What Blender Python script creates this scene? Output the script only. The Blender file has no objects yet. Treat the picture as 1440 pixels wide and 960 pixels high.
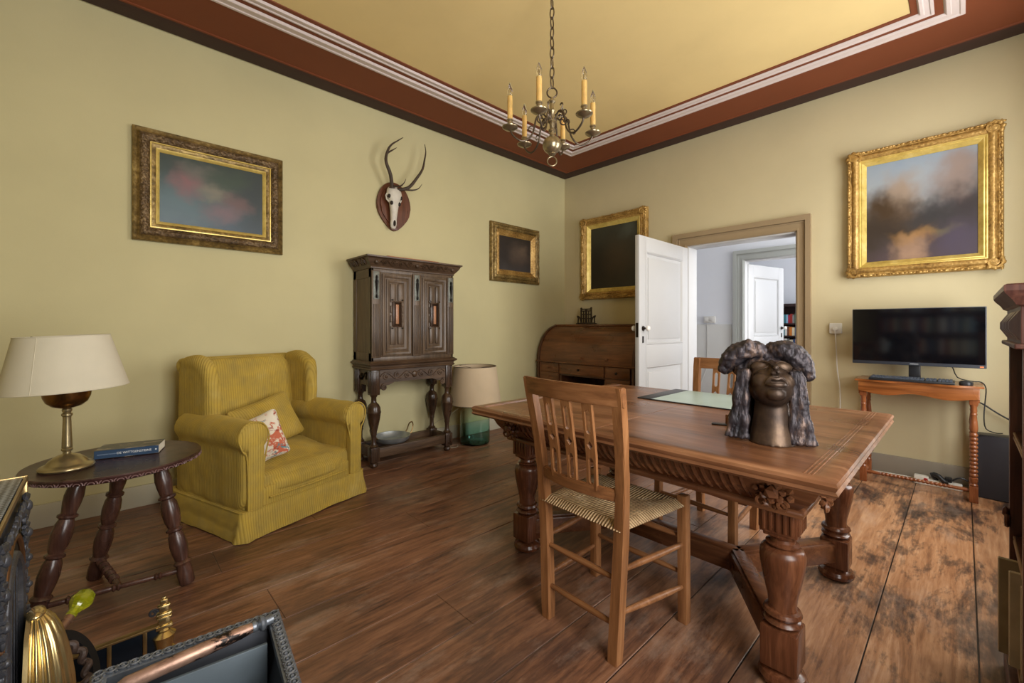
import bpy, bmesh, math, random
from mathutils import Vector, Matrix, Euler, noise
C = bpy.context.scene.collection
PI = math.pi
R = math.radians
rnd = random.Random(7)
XW, YW, H = 4.46, 3.66, 3.127          # right wall, left wall, ceiling
XB, YF = -0.72, -0.54                  # wall behind the camera's left, window wall

# ------------------------------------------------------------------ helpers
def S(r, g, b):
    f = lambda c: c / 12.92 if c <= 0.04045 else ((c + 0.055) / 1.055) ** 2.4
    return (f(r / 255), f(g / 255), f(b / 255), 1)

def T(x=0, y=0, z=0): return Matrix.Translation((x, y, z))
def RX(a): return Matrix.Rotation(R(a), 4, 'X')
def RY(a): return Matrix.Rotation(R(a), 4, 'Y')
def RZ(a): return Matrix.Rotation(R(a), 4, 'Z')

class MB:
    def __init__(self): self.bm = bmesh.new()
    def _m(self, vs, m):
        if m is not None: bmesh.ops.transform(self.bm, matrix=m, verts=vs)
        return vs
    def box(self, x0, x1, y0, y1, z0, z1, bev=0.0, seg=2, m=None, taper=None):
        vs = [self.bm.verts.new((x, y, z)) for z in (z0, z1) for y in (y0, y1) for x in (x0, x1)]
        if taper:
            cx, cy = (x0 + x1) / 2, (y0 + y1) / 2
            for v in vs[:4]: v.co.x = cx + (v.co.x - cx) * taper; v.co.y = cy + (v.co.y - cy) * taper
        fs = [(0, 2, 3, 1), (4, 5, 7, 6), (0, 1, 5, 4), (2, 6, 7, 3), (0, 4, 6, 2), (1, 3, 7, 5)]
        F = [self.bm.faces.new([vs[i] for i in f]) for f in fs]
        if bev > 0:
            es = list({e for f in F for e in f.edges})
            r = bmesh.ops.bevel(self.bm, geom=es, offset=bev, segments=seg, affect='EDGES', profile=0.5)
            vs = list({v for f in r['faces'] for v in f.verts} | {v for v in vs if v.is_valid})
        return self._m(vs, m)
    def beam(self, p0, p1, w, d, bev=0.003, up=(0, 0, 1)):
        p0, p1 = Vector(p0), Vector(p1); z = (p1 - p0); L = z.length; z.normalize()
        u = Vector(up)
        if abs(u.dot(z)) > 0.98: u = Vector((1, 0, 0))
        x = u.cross(z).normalized(); y = z.cross(x)
        m = Matrix((x, y, z)).transposed().to_4x4(); m.translation = p0
        return self.box(-w / 2, w / 2, -d / 2, d / 2, 0, L, bev, 2, m)
    def lathe(self, prof, n=24, m=None, cap=True, a0=0, a1=360, rib=None):
        full = abs(a1 - a0) >= 360; rings = []
        k = n if full else n + 1
        for r, z in prof:
            ring = []
            for i in range(k):
                a = R(a0 + (a1 - a0) * i / n); rr = max(r, 1e-4)
                if rib: rr *= 1 + rib[1] * math.cos(rib[0] * a)
                ring.append(self.bm.verts.new((rr * math.cos(a), rr * math.sin(a), z)))
            rings.append(ring)
        for a, b in zip(rings, rings[1:]):
            for i in range(n if full else n):
                j = (i + 1) % k
                self.bm.faces.new((a[i], a[j], b[j], b[i]))
        if cap and full:
            if prof[0][0] > 1e-3: self.bm.faces.new(rings[0][::-1])
            if prof[-1][0] > 1e-3: self.bm.faces.new(rings[-1])
        return self._m([v for r_ in rings for v in r_], m)
    def tube(self, pts, r, n=8, closed=False, m=None, sq=1.0):
        pts = [Vector(p) for p in pts]; N = len(pts)
        rs = r if isinstance(r, (list, tuple)) else [r] * N
        tan = []
        for i in range(N):
            a = pts[(i - 1) % N] if (closed or i > 0) else pts[i]
            b = pts[(i + 1) % N] if (closed or i < N - 1) else pts[i]
            t = b - a; tan.append(t.normalized() if t.length > 1e-9 else Vector((0, 0, 1)))
        u = Vector((0, 0, 1)) if abs(tan[0].z) < 0.9 else Vector((1, 0, 0))
        u = (u - tan[0] * u.dot(tan[0])).normalized(); rings = []
        for i in range(N):
            u = u - tan[i] * u.dot(tan[i])
            u = u.normalized() if u.length > 1e-6 else tan[i].orthogonal().normalized()
            w = tan[i].cross(u)
            rings.append([self.bm.verts.new(pts[i] + rs[i] * (u * math.cos(2 * PI * k / n) * sq + w * math.sin(2 * PI * k / n))) for k in range(n)])
        rng = range(N) if closed else range(N - 1)
        for i in rng:
            a, b = rings[i], rings[(i + 1) % N]
            for k in range(n):
                self.bm.faces.new((a[k], a[(k + 1) % n], b[(k + 1) % n], b[k]))
        if not closed:
            self.bm.faces.new(rings[0][::-1]); self.bm.faces.new(rings[-1])
        return self._m([v for q in rings for v in q], m)
    def prism(self, poly, d, m=None, bev=0):
        a = [self.bm.verts.new((x, y, 0)) for x, y in poly]; b = [self.bm.verts.new((x, y, d)) for x, y in poly]
        F = [self.bm.faces.new(a[::-1]), self.bm.faces.new(b)]; n = len(a)
        for i in range(n): self.bm.faces.new((a[i], a[(i + 1) % n], b[(i + 1) % n], b[i]))
        vs = a + b
        if bev:
            es = list(F[1].edges)
            r = bmesh.ops.bevel(self.bm, geom=es, offset=bev, segments=2, affect='EDGES', profile=0.5)
            vs = list({v for f in r['faces'] for v in f.verts} | {v for v in vs if v.is_valid})
        return self._m(vs, m)
    def ball(self, c, r, sub=2, m=None):
        if not isinstance(r, (tuple, list)): r = (r, r, r)
        q = bmesh.ops.create_icosphere(self.bm, subdivisions=sub, radius=1.0)['verts']
        bmesh.ops.transform(self.bm, matrix=Matrix.Diagonal((*r, 1)), verts=q)
        if m is not None: bmesh.ops.transform(self.bm, matrix=m, verts=q)
        bmesh.ops.translate(self.bm, vec=c, verts=q)
        return q
    def loft(self, rings, cap=True, closed=True, m=None):
        vr = [[self.bm.verts.new(p) for p in r] for r in rings]; n = len(vr[0])
        for a, b in zip(vr, vr[1:]):
            for k in range(n if closed else n - 1):
                self.bm.faces.new((a[k], a[(k + 1) % n], b[(k + 1) % n], b[k]))
        if cap and closed:
            self.bm.faces.new(vr[0][::-1]); self.bm.faces.new(vr[-1])
        return self._m([v for r in vr for v in r], m)
    def sweep(self, prof, x0, y0, x1, y1, m=None, seg=1, fn=None):
        """profile of (inset, height) swept with mitred corners round a rectangle"""
        V = []
        for ins, h in prof:
            a0, b0, a1, b1 = x0 + ins, y0 + ins, x1 - ins, y1 - ins
            cs = [(a0, b0), (a1, b0), (a1, b1), (a0, b1)]; row = []
            for i in range(4):
                p, q = cs[i], cs[(i + 1) % 4]
                for k in range(seg):
                    t = k / seg; row.append((p[0] + (q[0] - p[0]) * t, p[1] + (q[1] - p[1]) * t, h))
            V.append(row)
        vr = [[self.bm.verts.new(fn(Vector(p), i)) if fn else self.bm.verts.new(p) for p in r] for i, r in enumerate(V)]
        n = len(vr[0])
        for a, b in zip(vr, vr[1:]):
            for k in range(n):
                self.bm.faces.new((a[k], a[(k + 1) % n], b[(k + 1) % n], b[k]))
        return self._m([v for r in vr for v in r], m)
    def puff(self, c, h, e=4.0, n=10, m=None, fn=None):
        """rounded block (superellipsoid) with half sizes h"""
        vs = {}
        def vert(p):
            k = tuple(round(x, 5) for x in p)
            if k not in vs:
                s = (abs(p[0]) ** e + abs(p[1]) ** e + abs(p[2]) ** e) ** (-1 / e)
                q = Vector((p[0] * s * h[0], p[1] * s * h[1], p[2] * s * h[2]))
                if fn: q = fn(q)
                vs[k] = self.bm.verts.new(q + Vector(c))
            return vs[k]
        for ax in range(3):
            for sg in (-1, 1):
                for i in range(n):
                    for j in range(n):
                        qs = []
                        for a, b in ((0, 0), (1, 0), (1, 1), (0, 1)):
                            u, v = -1 + 2 * (i + a) / n, -1 + 2 * (j + b) / n
                            p = [0, 0, 0]; p[ax] = sg; p[(ax + 1) % 3] = u; p[(ax + 2) % 3] = v
                            qs.append(vert(p))
                        self.bm.faces.new(qs if sg > 0 else qs[::-1])
        return self._m(list(vs.values()), m)
    def build(self, name, mat, parent=None, angle=38, smooth=True, remesh=None, smooth_it=0, disp=None, uv=False):
        bmesh.ops.recalc_face_normals(self.bm, faces=self.bm.faces)
        me = bpy.data.meshes.new(name); self.bm.to_mesh(me); self.bm.free()
        if remesh:
            o = bpy.data.objects.new('temporary', me); C.objects.link(o)
            md = o.modifiers.new('r', 'REMESH'); md.mode = 'VOXEL'; md.voxel_size = remesh
            if smooth_it:
                sm = o.modifiers.new('s', 'SMOOTH'); sm.iterations = smooth_it; sm.factor = 0.5
            dg = bpy.context.evaluated_depsgraph_get(); dg.update()
            me2 = bpy.data.meshes.new_from_object(o.evaluated_get(dg))
            bpy.data.objects.remove(o); bpy.data.meshes.remove(me); me = me2; me.name = name
            angle = 180
        if disp:
            me.update(); nn = [v.normal.copy() for v in me.vertices]
            for v, n_ in zip(me.vertices, nn): v.co += n_ * disp(v.co)
        if smooth:
            me.shade_smooth()
            if angle < 180: me.set_sharp_from_angle(angle=R(angle))
        ms = mat if isinstance(mat, (list, tuple)) else [mat]
        for q in ms: me.materials.append(q)
        o = bpy.data.objects.new(name, me); C.objects.link(o)
        if parent is not None: o.parent = parent
        return o

def tag(o, label=None, cat=None, group=None, kind=None):
    if label: o['label'] = label
    if cat: o['category'] = cat
    if group: o['group'] = group
    if kind: o['kind'] = kind
    return o
def thing(name, label, cat, loc=(0, 0, 0), rz=0, group=None):
    o = bpy.data.objects.new(name, None); C.objects.link(o); o.empty_display_size = 0.05
    o.location = loc; o.rotation_euler = (0, 0, R(rz))
    return tag(o, label, cat, group)
def struct(o): o['kind'] = 'structure'; return o
def copy_tree(o, parent=None):
    c = o.copy(); C.objects.link(c); c.parent = parent
    for ch in [x for x in bpy.data.objects if x.parent == o]: copy_tree(ch, c)
    return c
def text(s, size, mat, parent, m, name='lettering', ext=0.0004):
    cu = bpy.data.curves.new('t', 'FONT'); cu.body = s; cu.size = size; cu.extrude = ext; cu.align_x = 'CENTER'; cu.align_y = 'CENTER'
    o = bpy.data.objects.new('t', cu); C.objects.link(o)
    dg = bpy.context.evaluated_depsgraph_get(); dg.update()
    me = bpy.data.meshes.new_from_object(o.evaluated_get(dg)); bpy.data.objects.remove(o); bpy.data.curves.remove(cu)
    me.transform(m); me.materials.clear(); me.materials.append(mat); me.name = name
    q = bpy.data.objects.new(name, me); C.objects.link(q); q.parent = parent
    return q
def spiral(c, r0, r1, a0, turns, n=18, plane='xz', k=0):
    out = []
    for i in range(n + 1):
        t = i / n; a = a0 + turns * 2 * PI * t; r = r0 + (r1 - r0) * t
        u, v = r * math.cos(a), r * math.sin(a)
        out.append((c[0] + u, k, c[1] + v) if plane == 'xz' else (c[0] + u, c[1] + v, k))
    return out
def vine(mb, x0, x1, z0, z1, y, n, r=0.006):
    """carved running scroll in the xz plane at depth y"""
    h = (z1 - z0) / 2; zc = (z0 + z1) / 2; L = (x1 - x0) / n
    pts = [(x0 + (x1 - x0) * i / (n * 8), y, zc + 0.7 * h * math.sin(PI * i / 8)) for i in range(n * 8 + 1)]
    mb.tube(pts, r, 6)
    for i in range(n):
        s = 1 if i % 2 == 0 else -1
        cx = x0 + L * (i + 0.5)
        mb.tube(spiral((cx, zc - s * 0.15 * h), 0.28 * L, 0.06 * L, s * PI / 2, s * 1.3, 14, 'xz', y), [r * (1 - 0.04 * j) for j in range(15)], 6)
        mb.ball((cx, y, zc - s * 0.15 * h), r * 1.4, 1)
        mb.ball((cx + 0.3 * L, y, zc + s * 0.55 * h), (0.12 * L, r, 0.25 * h), 1)

# ------------------------------------------------------------------ materials
class NT:
    def __init__(self, name):
        self.m = bpy.data.materials.new(name); self.m.use_nodes = True
        self.t = self.m.node_tree; self.b = self.t.nodes['Principled BSDF']
    def n(self, kind, **kw):
        q = self.t.nodes.new('ShaderNode' + kind)
        for k, v in kw.items():
            if k in q.inputs: q.inputs[k].default_value = v
            else: setattr(q, k, v)
        return q
    def l(self, a, b): self.t.links.new(a, b)
    def ramp(self, src, stops, interp='LINEAR'):
        q = self.n('ValToRGB'); e = q.color_ramp.elements; q.color_ramp.interpolation = interp
        while len(e) < len(stops): e.new(0.5)
        for i, (p, c) in enumerate(stops):
            e[i].position = p; e[i].color = c if len(c) == 4 else (*c, 1)
        self.l(src, q.inputs[0]); return q.outputs[0]
    def coord(self, scale=(1, 1, 1), rot=(0, 0, 0), loc=(0, 0, 0), src='Object'):
        tc = self.n('TexCoord'); mp = self.n('Mapping')
        mp.inputs['Scale'].default_value = scale; mp.inputs['Rotation'].default_value = rot; mp.inputs['Location'].default_value = loc
        self.l(tc.outputs[src], mp.inputs[0]); return mp.outputs[0]
    def noise(self, vec, scale, detail=4, rough=0.55, dist=0):
        q = self.n('TexNoise', Scale=scale, Detail=detail, Roughness=rough, Distortion=dist); self.l(vec, q.inputs['Vector']); return q.outputs['Fac']
    def mix(self, fac, a, b, mode='MIX'):
        q = self.n('MixRGB', blend_type=mode)
        for i, x in ((0, fac), (1, a), (2, b)):
            if isinstance(x, (int, float)): q.inputs[i].default_value = x
            elif isinstance(x, tuple): q.inputs[i].default_value = x
            else: self.l(x, q.inputs[i])
        return q.outputs[0]
    def math(self, op, a, b=0.0):
        q = self.n('Math', operation=op)
        for i, x in ((0, a), (1, b)):
            if isinstance(x, (int, float)): q.inputs[i].default_value = x
            else: self.l(x, q.inputs[i])
        return q.outputs[0]
    def bump(self, h, strength=0.3, dist=0.01):
        q = self.n('Bump', Strength=strength, Distance=dist); self.l(h, q.inputs['Height']); self.l(q.outputs[0], self.b.inputs['Normal']); return q
    def set(self, color=None, rough=None, metal=None, **kw):
        for k, v in (('Base Color', color), ('Roughness', rough), ('Metallic', metal), *kw.items()):
            if v is None: continue
            if isinstance(v, (int, float, tuple)): self.b.inputs[k].default_value = v
            else: self.l(v, self.b.inputs[k])
        return self.m

def plain(name, col, rough=0.5, metal=0.0, var=0.12, vs=8, bump=0.0, bs=60, **kw):
    t = NT(name); v = t.coord(); f = t.noise(v, vs, 5)
    d = tuple(c * (1 - var) for c in col[:3]) + (1,); u = tuple(min(1, c * (1 + var)) for c in col[:3]) + (1,)
    c = t.ramp(f, [(0.3, d), (0.7, u)])
    if bump: t.bump(t.noise(v, bs, 3), bump, 0.005)
    return t.set(c, rough, metal, **kw)
def wood(name, dark, mid, light, axis='X', rough=0.35, grain=1.0, spec=0.5, var=0.5, coat=0.0):
    t = NT(name); sc = {'X': (0.08, 1, 1), 'Y': (1, 0.08, 1), 'Z': (1, 1, 0.08)}[axis]
    v = t.coord(sc); v2 = t.coord()
    f = t.noise(v, 38 * grain, 6, 0.6, 0.6); g = t.noise(v2, 2.6, 3); fine = t.noise(v, 160 * grain, 3)
    m = t.mix(0.35, f, g); m = t.mix(0.18, m, fine)
    c = t.ramp(m, [(0.5 - var * 0.4, dark), (0.5, mid), (0.5 + var * 0.38, light)])
    t.bump(fine, 0.08, 0.004)
    rr = t.ramp(g, [(0.3, (rough - 0.06,) * 3), (0.7, (rough + 0.1,) * 3)])
    return t.set(c, rr, 0, **{'Specular IOR Level': spec, 'Coat Weight': coat, 'Coat Roughness': 0.2})
def gilt(name, c1, c2, c3, sc=60, bump=0.5, rough=0.38, metal=0.85, dist=0.006):
    t = NT(name); v = t.coord(); f = t.noise(v, sc, 5, 0.6); g = t.noise(v, 6, 3)
    vo = t.n('TexVoronoi', Scale=sc * 0.8); t.l(v, vo.inputs['Vector'])
    h = t.mix(0.5, f, vo.outputs['Distance'])
    c = t.ramp(t.mix(0.45, f, g), [(0.32, c1), (0.52, c2), (0.7, c3)])
    t.bump(h, bump, dist)
    return t.set(c, rough, metal)
def cord(name, axis, turn=0):
    t = NT(name); v = t.coord(rot=(0, 0, R(turn)))
    w = t.n('TexWave', Scale=23.0, Distortion=0.5, Detail=1.0); w.bands_direction = axis; w.inputs['Detail Scale'].default_value = 0.6
    t.l(v, w.inputs['Vector'])
    g = t.noise(v, 5, 4); big = t.noise(v, 14, 4)
    c = t.ramp(g, [(0.3, S(160, 136, 64)), (0.55, S(184, 156, 70)), (0.75, S(200, 176, 100))])
    c = t.mix(0.45, c, t.ramp(big, [(0.3, S(152, 134, 78)), (0.7, S(194, 162, 64))]))
    c = t.mix(t.ramp(w.outputs['Fac'], [(0.0, (0.38,) * 3), (0.5, (0, 0, 0))]), c, S(116, 94, 36))
    t.bump(w.outputs['Fac'], 0.35, 0.004)
    return t.set(c, 0.85, 0, **{'Sheen Weight': 0.35, 'Sheen Roughness': 0.4, 'Sheen Tint': S(225, 200, 120), 'Specular IOR Level': 0.2})
def paint(name, col, var=0.04, rough=0.75, streak=False):
    t = NT(name); v = t.coord(); f = t.noise(v, 1.4, 5); g = t.noise(v, 120, 2)
    d = tuple(c * (1 - var * 2) for c in col[:3]) + (1,)
    t.bump(t.mix(0.35, g, t.noise(v, 9, 4)), 0.10, 0.004)
    return t.set(t.ramp(f, [(0.35, d), (0.65, col)]), rough, 0, **{'Specular IOR Level': 0.25})
def canvas(name, grad, blobs, rough=0.35):
    """soft painted picture in the xz plane of its object, roughly -0.5..0.5"""
    t = NT(name); v = t.coord()
    sx = t.n('SeparateXYZ'); t.l(v, sx.inputs[0])
    nz = t.noise(v, 4, 3)
    zz = t.math('ADD', sx.outputs['Z'], t.math('MULTIPLY', t.math('SUBTRACT', nz, 0.5), 0.34))
    n2 = t.noise(t.coord(loc=(7, 3, 2)), 4.5, 3); xx = t.math('ADD', sx.outputs['X'], t.math('MULTIPLY', t.math('SUBTRACT', n2, 0.5), 0.34))
    c = t.ramp(t.math('ADD', zz, 0.5), grad)
    for (bx, bz, rx, rz_, col, k) in blobs:
        dx = t.math('MULTIPLY', t.math('SUBTRACT', xx, bx), 1 / rx)
        dz = t.math('MULTIPLY', t.math('SUBTRACT', zz, bz), 1 / rz_)
        d = t.math('ADD', t.math('MULTIPLY', dx, dx), t.math('MULTIPLY', dz, dz))
        q = t.math('MAXIMUM', t.math('SUBTRACT', 1.0, t.math('MULTIPLY', d, 0.40)), 0.0)
        f = t.math('MINIMUM', t.math('MULTIPLY', t.math('MULTIPLY', q, q), k * 1.1), 1.0)
        c = t.mix(f, c, col)
    return t.set(c, rough, 0)

WL = paint('wall_paint_olive', S(203, 194, 150))
WR = paint('wall_paint_ochre', S(206, 194, 157))
WW = paint('wall_paint_white', S(222, 224, 228), 0.02)
WG = paint('wall_paint_grey', S(198, 197, 192), 0.02)
CEIL = paint('ceiling_yellow', S(232, 206, 146))
BROWN = paint('frieze_brown', S(124, 66, 40), 0.05, 0.6)
DARKB = paint('frieze_dark', S(66, 48, 42), 0.04, 0.6)
PINK = paint('moulding_pink', S(218, 204, 200), 0.02, 0.6)
BASE = paint('baseboard_grey', S(150, 142, 128), 0.03, 0.6)
BASEL = paint('baseboard_stone', S(186, 180, 158), 0.03, 0.6)
CASING = paint('casing_taupe', S(156, 136, 106), 0.03, 0.5)
CASING2 = paint('casing_grey', S(168, 170, 164), 0.03, 0.5)
WHITE = paint('door_white', S(192, 192, 191), 0.02, 0.4)
# ------------------------------------------------------------------ the room
def floor_mat():
    t = NT('old_floor_boards'); v = t.coord((0.10, 1, 1)); w = t.coord()
    at = t.n('Attribute', attribute_name='tone'); tone = at.outputs['Fac']
    sx = t.n('SeparateXYZ'); t.l(w, sx.inputs[0])
    off = t.n('VectorMath', operation='ADD'); t.l(v, off.inputs[0])
    cb = t.n('CombineXYZ'); t.l(t.math('MULTIPLY', tone, 37.0), cb.inputs[0]); t.l(t.math('MULTIPLY', tone, 11.0), cb.inputs[1]); t.l(cb.outputs[0], off.inputs[1])
    vv = off.outputs[0]
    gr = t.noise(vv, 16, 7, 0.66, 1.4); fine = t.noise(vv, 75, 4, 0.6); big = t.noise(w, 1.5, 4, 0.6)
    # boards turn paler and more orange on the side of the room by the windows
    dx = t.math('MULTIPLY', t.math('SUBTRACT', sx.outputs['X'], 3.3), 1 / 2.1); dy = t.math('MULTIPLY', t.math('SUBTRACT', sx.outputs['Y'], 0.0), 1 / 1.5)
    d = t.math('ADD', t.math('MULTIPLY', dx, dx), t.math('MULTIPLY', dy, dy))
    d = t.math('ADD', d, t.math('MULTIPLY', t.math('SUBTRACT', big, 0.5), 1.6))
    pale_side = t.ramp(d, [(0.2, (1, 1, 1)), (1.1, (0, 0, 0))])
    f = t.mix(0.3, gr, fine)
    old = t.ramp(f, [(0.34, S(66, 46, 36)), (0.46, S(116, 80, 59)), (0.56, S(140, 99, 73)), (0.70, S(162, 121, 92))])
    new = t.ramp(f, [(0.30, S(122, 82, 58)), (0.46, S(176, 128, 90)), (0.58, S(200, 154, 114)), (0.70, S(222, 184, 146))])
    c = t.mix(pale_side, old, new)
    c = t.mix(0.5, c, t.ramp(tone, [(0, (0.52, 0.50, 0.52)), (1, (1, 0.93, 0.86))]), 'MULTIPLY')
    st = t.noise(t.coord((0.62, 1.35, 1)), 2.3, 8, 0.66, 0.4)
    rag = t.mix(0.22, st, t.noise(t.coord((0.16, 1, 1)), 46, 5, 0.7))
    stain = t.ramp(rag, [(0.50, (0, 0, 0)), (0.545, (0.6,) * 3), (0.60, (0.95,) * 3)])
    c = t.mix(t.math('MULTIPLY', stain, t.math('ADD', 0.5, t.math('MULTIPLY', pale_side, 0.5))), c, S(46, 40, 42))
    pale = t.ramp(t.noise(t.coord((0.5, 1.2, 1), loc=(5, 3, 0)), 3.0, 7, 0.72), [(0.52, (0, 0, 0)), (0.70, (0.45,) * 3)])
    c = t.mix(pale, c, S(186, 162, 142))
    gap = t.math('LESS_THAN', sx.outputs['Z'], -0.0035)
    c = t.mix(gap, c, t.ramp(t.math('MULTIPLY', sx.outputs['Y'], 0.25), [(0.2, S(26, 20, 18)), (0.36, S(150, 126, 104))]))
    t.bump(t.mix(0.5, gr, fine), 0.22, 0.006)
    rr = t.ramp(t.mix(0.5, gr, big), [(0.3, (0.26,) * 3), (0.7, (0.50,) * 3)])
    return t.set(c, rr, 0, **{'Specular IOR Level': 0.5})

def add_tone(o, fn):
    at = o.data.attributes.new('tone', 'FLOAT', 'FACE')
    for p in o.data.polygons: at.data[p.index].value = fn(p)

mb = MB(); seams = [YF - 0.02, -0.31, -0.036, 0.243, 0.527, 0.80, 1.05, 1.31, 1.575, 1.85, 2.12, 2.40, 2.66, 2.93, 3.20, 3.44, YW + 0.02]
ends = {}; rr_ = random.Random(3)
for i, (a, b) in enumerate(zip(seams, seams[1:])):
    cuts = [XB - 0.02]
    if b > 1.2:
        x = rr_.uniform(0.2, 1.6)
        while x < XW - 0.6: cuts.append(x); x += rr_.uniform(1.2, 2.6)
    elif i == 1: cuts.append(4.05)
    cuts.append(XW + 0.2)
    for c0, c1 in zip(cuts, cuts[1:]):
        g = 0.0022 if b < 1.2 else 0.0030
        mb.box(c0 + 0.0012, c1 - 0.0012, a + g, b - g, -0.03, 0.0, 0.0015, 1)
mb.box(XB - 0.02, XW + 0.2, YF - 0.02, YW + 0.02, -0.06, -0.0045)
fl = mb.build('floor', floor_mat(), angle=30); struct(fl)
def tonef(p):
    c = p.center; i = sum(1 for s in seams if s < c.y); return (math.sin(i * 12.9898 + math.floor((c.x + 2) / 6) * 78.233) * 43758.5453) % 1.0
add_tone(fl, tonef)

def slab(name, mat, *boxes):
    m = MB()
    for b in boxes: m.box(*b)
    return struct(m.build(name, mat, smooth=False))
slab('wall_left', WL, (XB - 0.2, XW + 0.2, YW, YW + 0.2, -0.05, H + 0.05))
OP = (1.017, 2.002, 2.0)                                  # door opening
slab('wall_right', WR, (XW, XW + 0.2, YF - 0.2, OP[0], -0.05, H + 0.05), (XW, XW + 0.2, OP[1], YW, -0.05, H + 0.05), (XW, XW + 0.2, OP[0], OP[1], OP[2], H + 0.05))
slab('wall_back', WL, (XB - 0.2, XB, YF - 0.2, YW, -0.05, H + 0.05))
WN = [(0.05, 1.35), (2.45, 3.95)]; WZ = (0.55, 2.75)
slab('wall_front', WL, (XB, XW, YF - 0.2, YF, -0.05, WZ[0]), (XB, XW, YF - 0.2, YF, WZ[1], H + 0.05),
     (XB, WN[0][0], YF - 0.2, YF, WZ[0], WZ[1]), (WN[0][1], WN[1][0], YF - 0.2, YF, WZ[0], WZ[1]), (WN[1][1], XW, YF - 0.2, YF, WZ[0], WZ[1]))
slab('ceiling', CEIL, (XB - 0.2, XW + 0.2, YF - 0.2, YW + 0.2, H, H + 0.1))
for i, (a, b) in enumerate(WN):
    m = MB()
    yy0, yy1 = YF - 0.14, YF - 0.09
    for x in (a + 0.035, (a + b) / 2, b - 0.035): m.box(x - 0.035, x + 0.035, yy0, yy1, WZ[0], WZ[1], 0.006)
    for z in (WZ[0] + 0.04, 1.35, 2.05, WZ[1] - 0.04): m.box(a, b, yy0 + 0.004, yy1 - 0.004, z - 0.03, z + 0.03, 0.006)
    m.box(a - 0.05, b + 0.05, YF - 0.09, YF + 0.06, WZ[0] - 0.03, WZ[0], 0.008)
    struct(m.build('window_%d' % (i + 1), WHITE))
def ring(name, prof, mat):
    m = MB(); m.sweep(prof, XB, YF, XW, YW); return struct(m.build(name, mat, angle=25))
ring('trim_1', [(0, H - 0.012), (0.02, H - 0.022), (0.12, H - 0.018), (0.15, H - 0.006), (0.155, H)], DARKB)
ring('trim_2', [(0.15, H - 0.010), (0.165, H - 0.010), (0.172, H - 0.004), (0.535, H - 0.004)], BROWN)
P1 = [(0.53, H), (0.532, H - 0.010), (0.552, H - 0.013), (0.558, H - 0.008), (0.590, H - 0.009), (0.595, H - 0.015), (0.612, H - 0.017), (0.620, H - 0.010), (0.625, H)]
ring('trim_3', P1, PINK)
ring('trim_4', [(0.626, H - 0.005), (0.665, H - 0.005)], BROWN)
ring('trim_5', [(0.664, H), (0.666, H - 0.010), (0.680, H - 0.013), (0.686, H - 0.008), (0.708, H - 0.009), (0.713, H - 0.015), (0.728, H - 0.017), (0.734, H - 0.010), (0.740, H)], PINK)
ring('trim_6', [(0.738, H - 0.005), (0.768, H - 0.005), (0.772, H)], BROWN)
m = MB(); m.box(XB, XW, YW - 0.018, YW, 0, 0.135, 0.004); struct(m.build('baseboard_left', BASEL))
m = MB(); m.box(XW - 0.018, XW, YF, OP[0] - 0.105, 0, 0.155, 0.004); m.box(XW - 0.03, XW, YF, OP[0] - 0.105, 0, 0.02, 0.004); m.box(XW - 0.018, XW, OP[1] + 0.15, YW - 0.02, 0, 0.155, 0.004)
struct(m.build('baseboard_right', BASE))

def casing(name, mat, x, y0, y1, z, wl, wr, wt, jamb):
    def U(i, o, th):
        """upright-and-head strip between inset i and outset o from the opening (fractions of the width)"""
        P = [(y0 - wr * o, 0), (y0 - wr * o, z + wt * o), (y1 + wl * o, z + wt * o), (y1 + wl * o, 0), (y1 + wl * i, 0), (y1 + wl * i, z + wt * i), (y0 - wr * i, z + wt * i), (y0 - wr * i, 0)]
        m.prism(P, th, T(x - th, 0, 0) @ Matrix(((0, 0, 1, 0), (1, 0, 0, 0), (0, 1, 0, 0), (0, 0, 0, 1))))
    m = MB(); U(0.0, 1.0, 0.020); U(0.06, 0.16, 0.027); U(0.52, 0.58, 0.027); U(0.64, 1.002, 0.040)
    o = struct(m.build(name, mat, angle=20)); m = MB()
    m.box(x, x + jamb, y0 - 0.01, y0 + 0.012, 0, z, 0.002); m.box(x, x + jamb, y1 - 0.012, y1 + 0.01, 0, z, 0.002); m.box(x, x + jamb, y0 + 0.012, y1 - 0.012, z - 0.012, z + 0.01, 0.002)
    q = m.build('jamb_lining', WHITE, o); return o
casing('trim_7', CASING, XW, OP[0], OP[1], OP[2], 0.15, 0.105, 0.13, 0.2)

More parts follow.
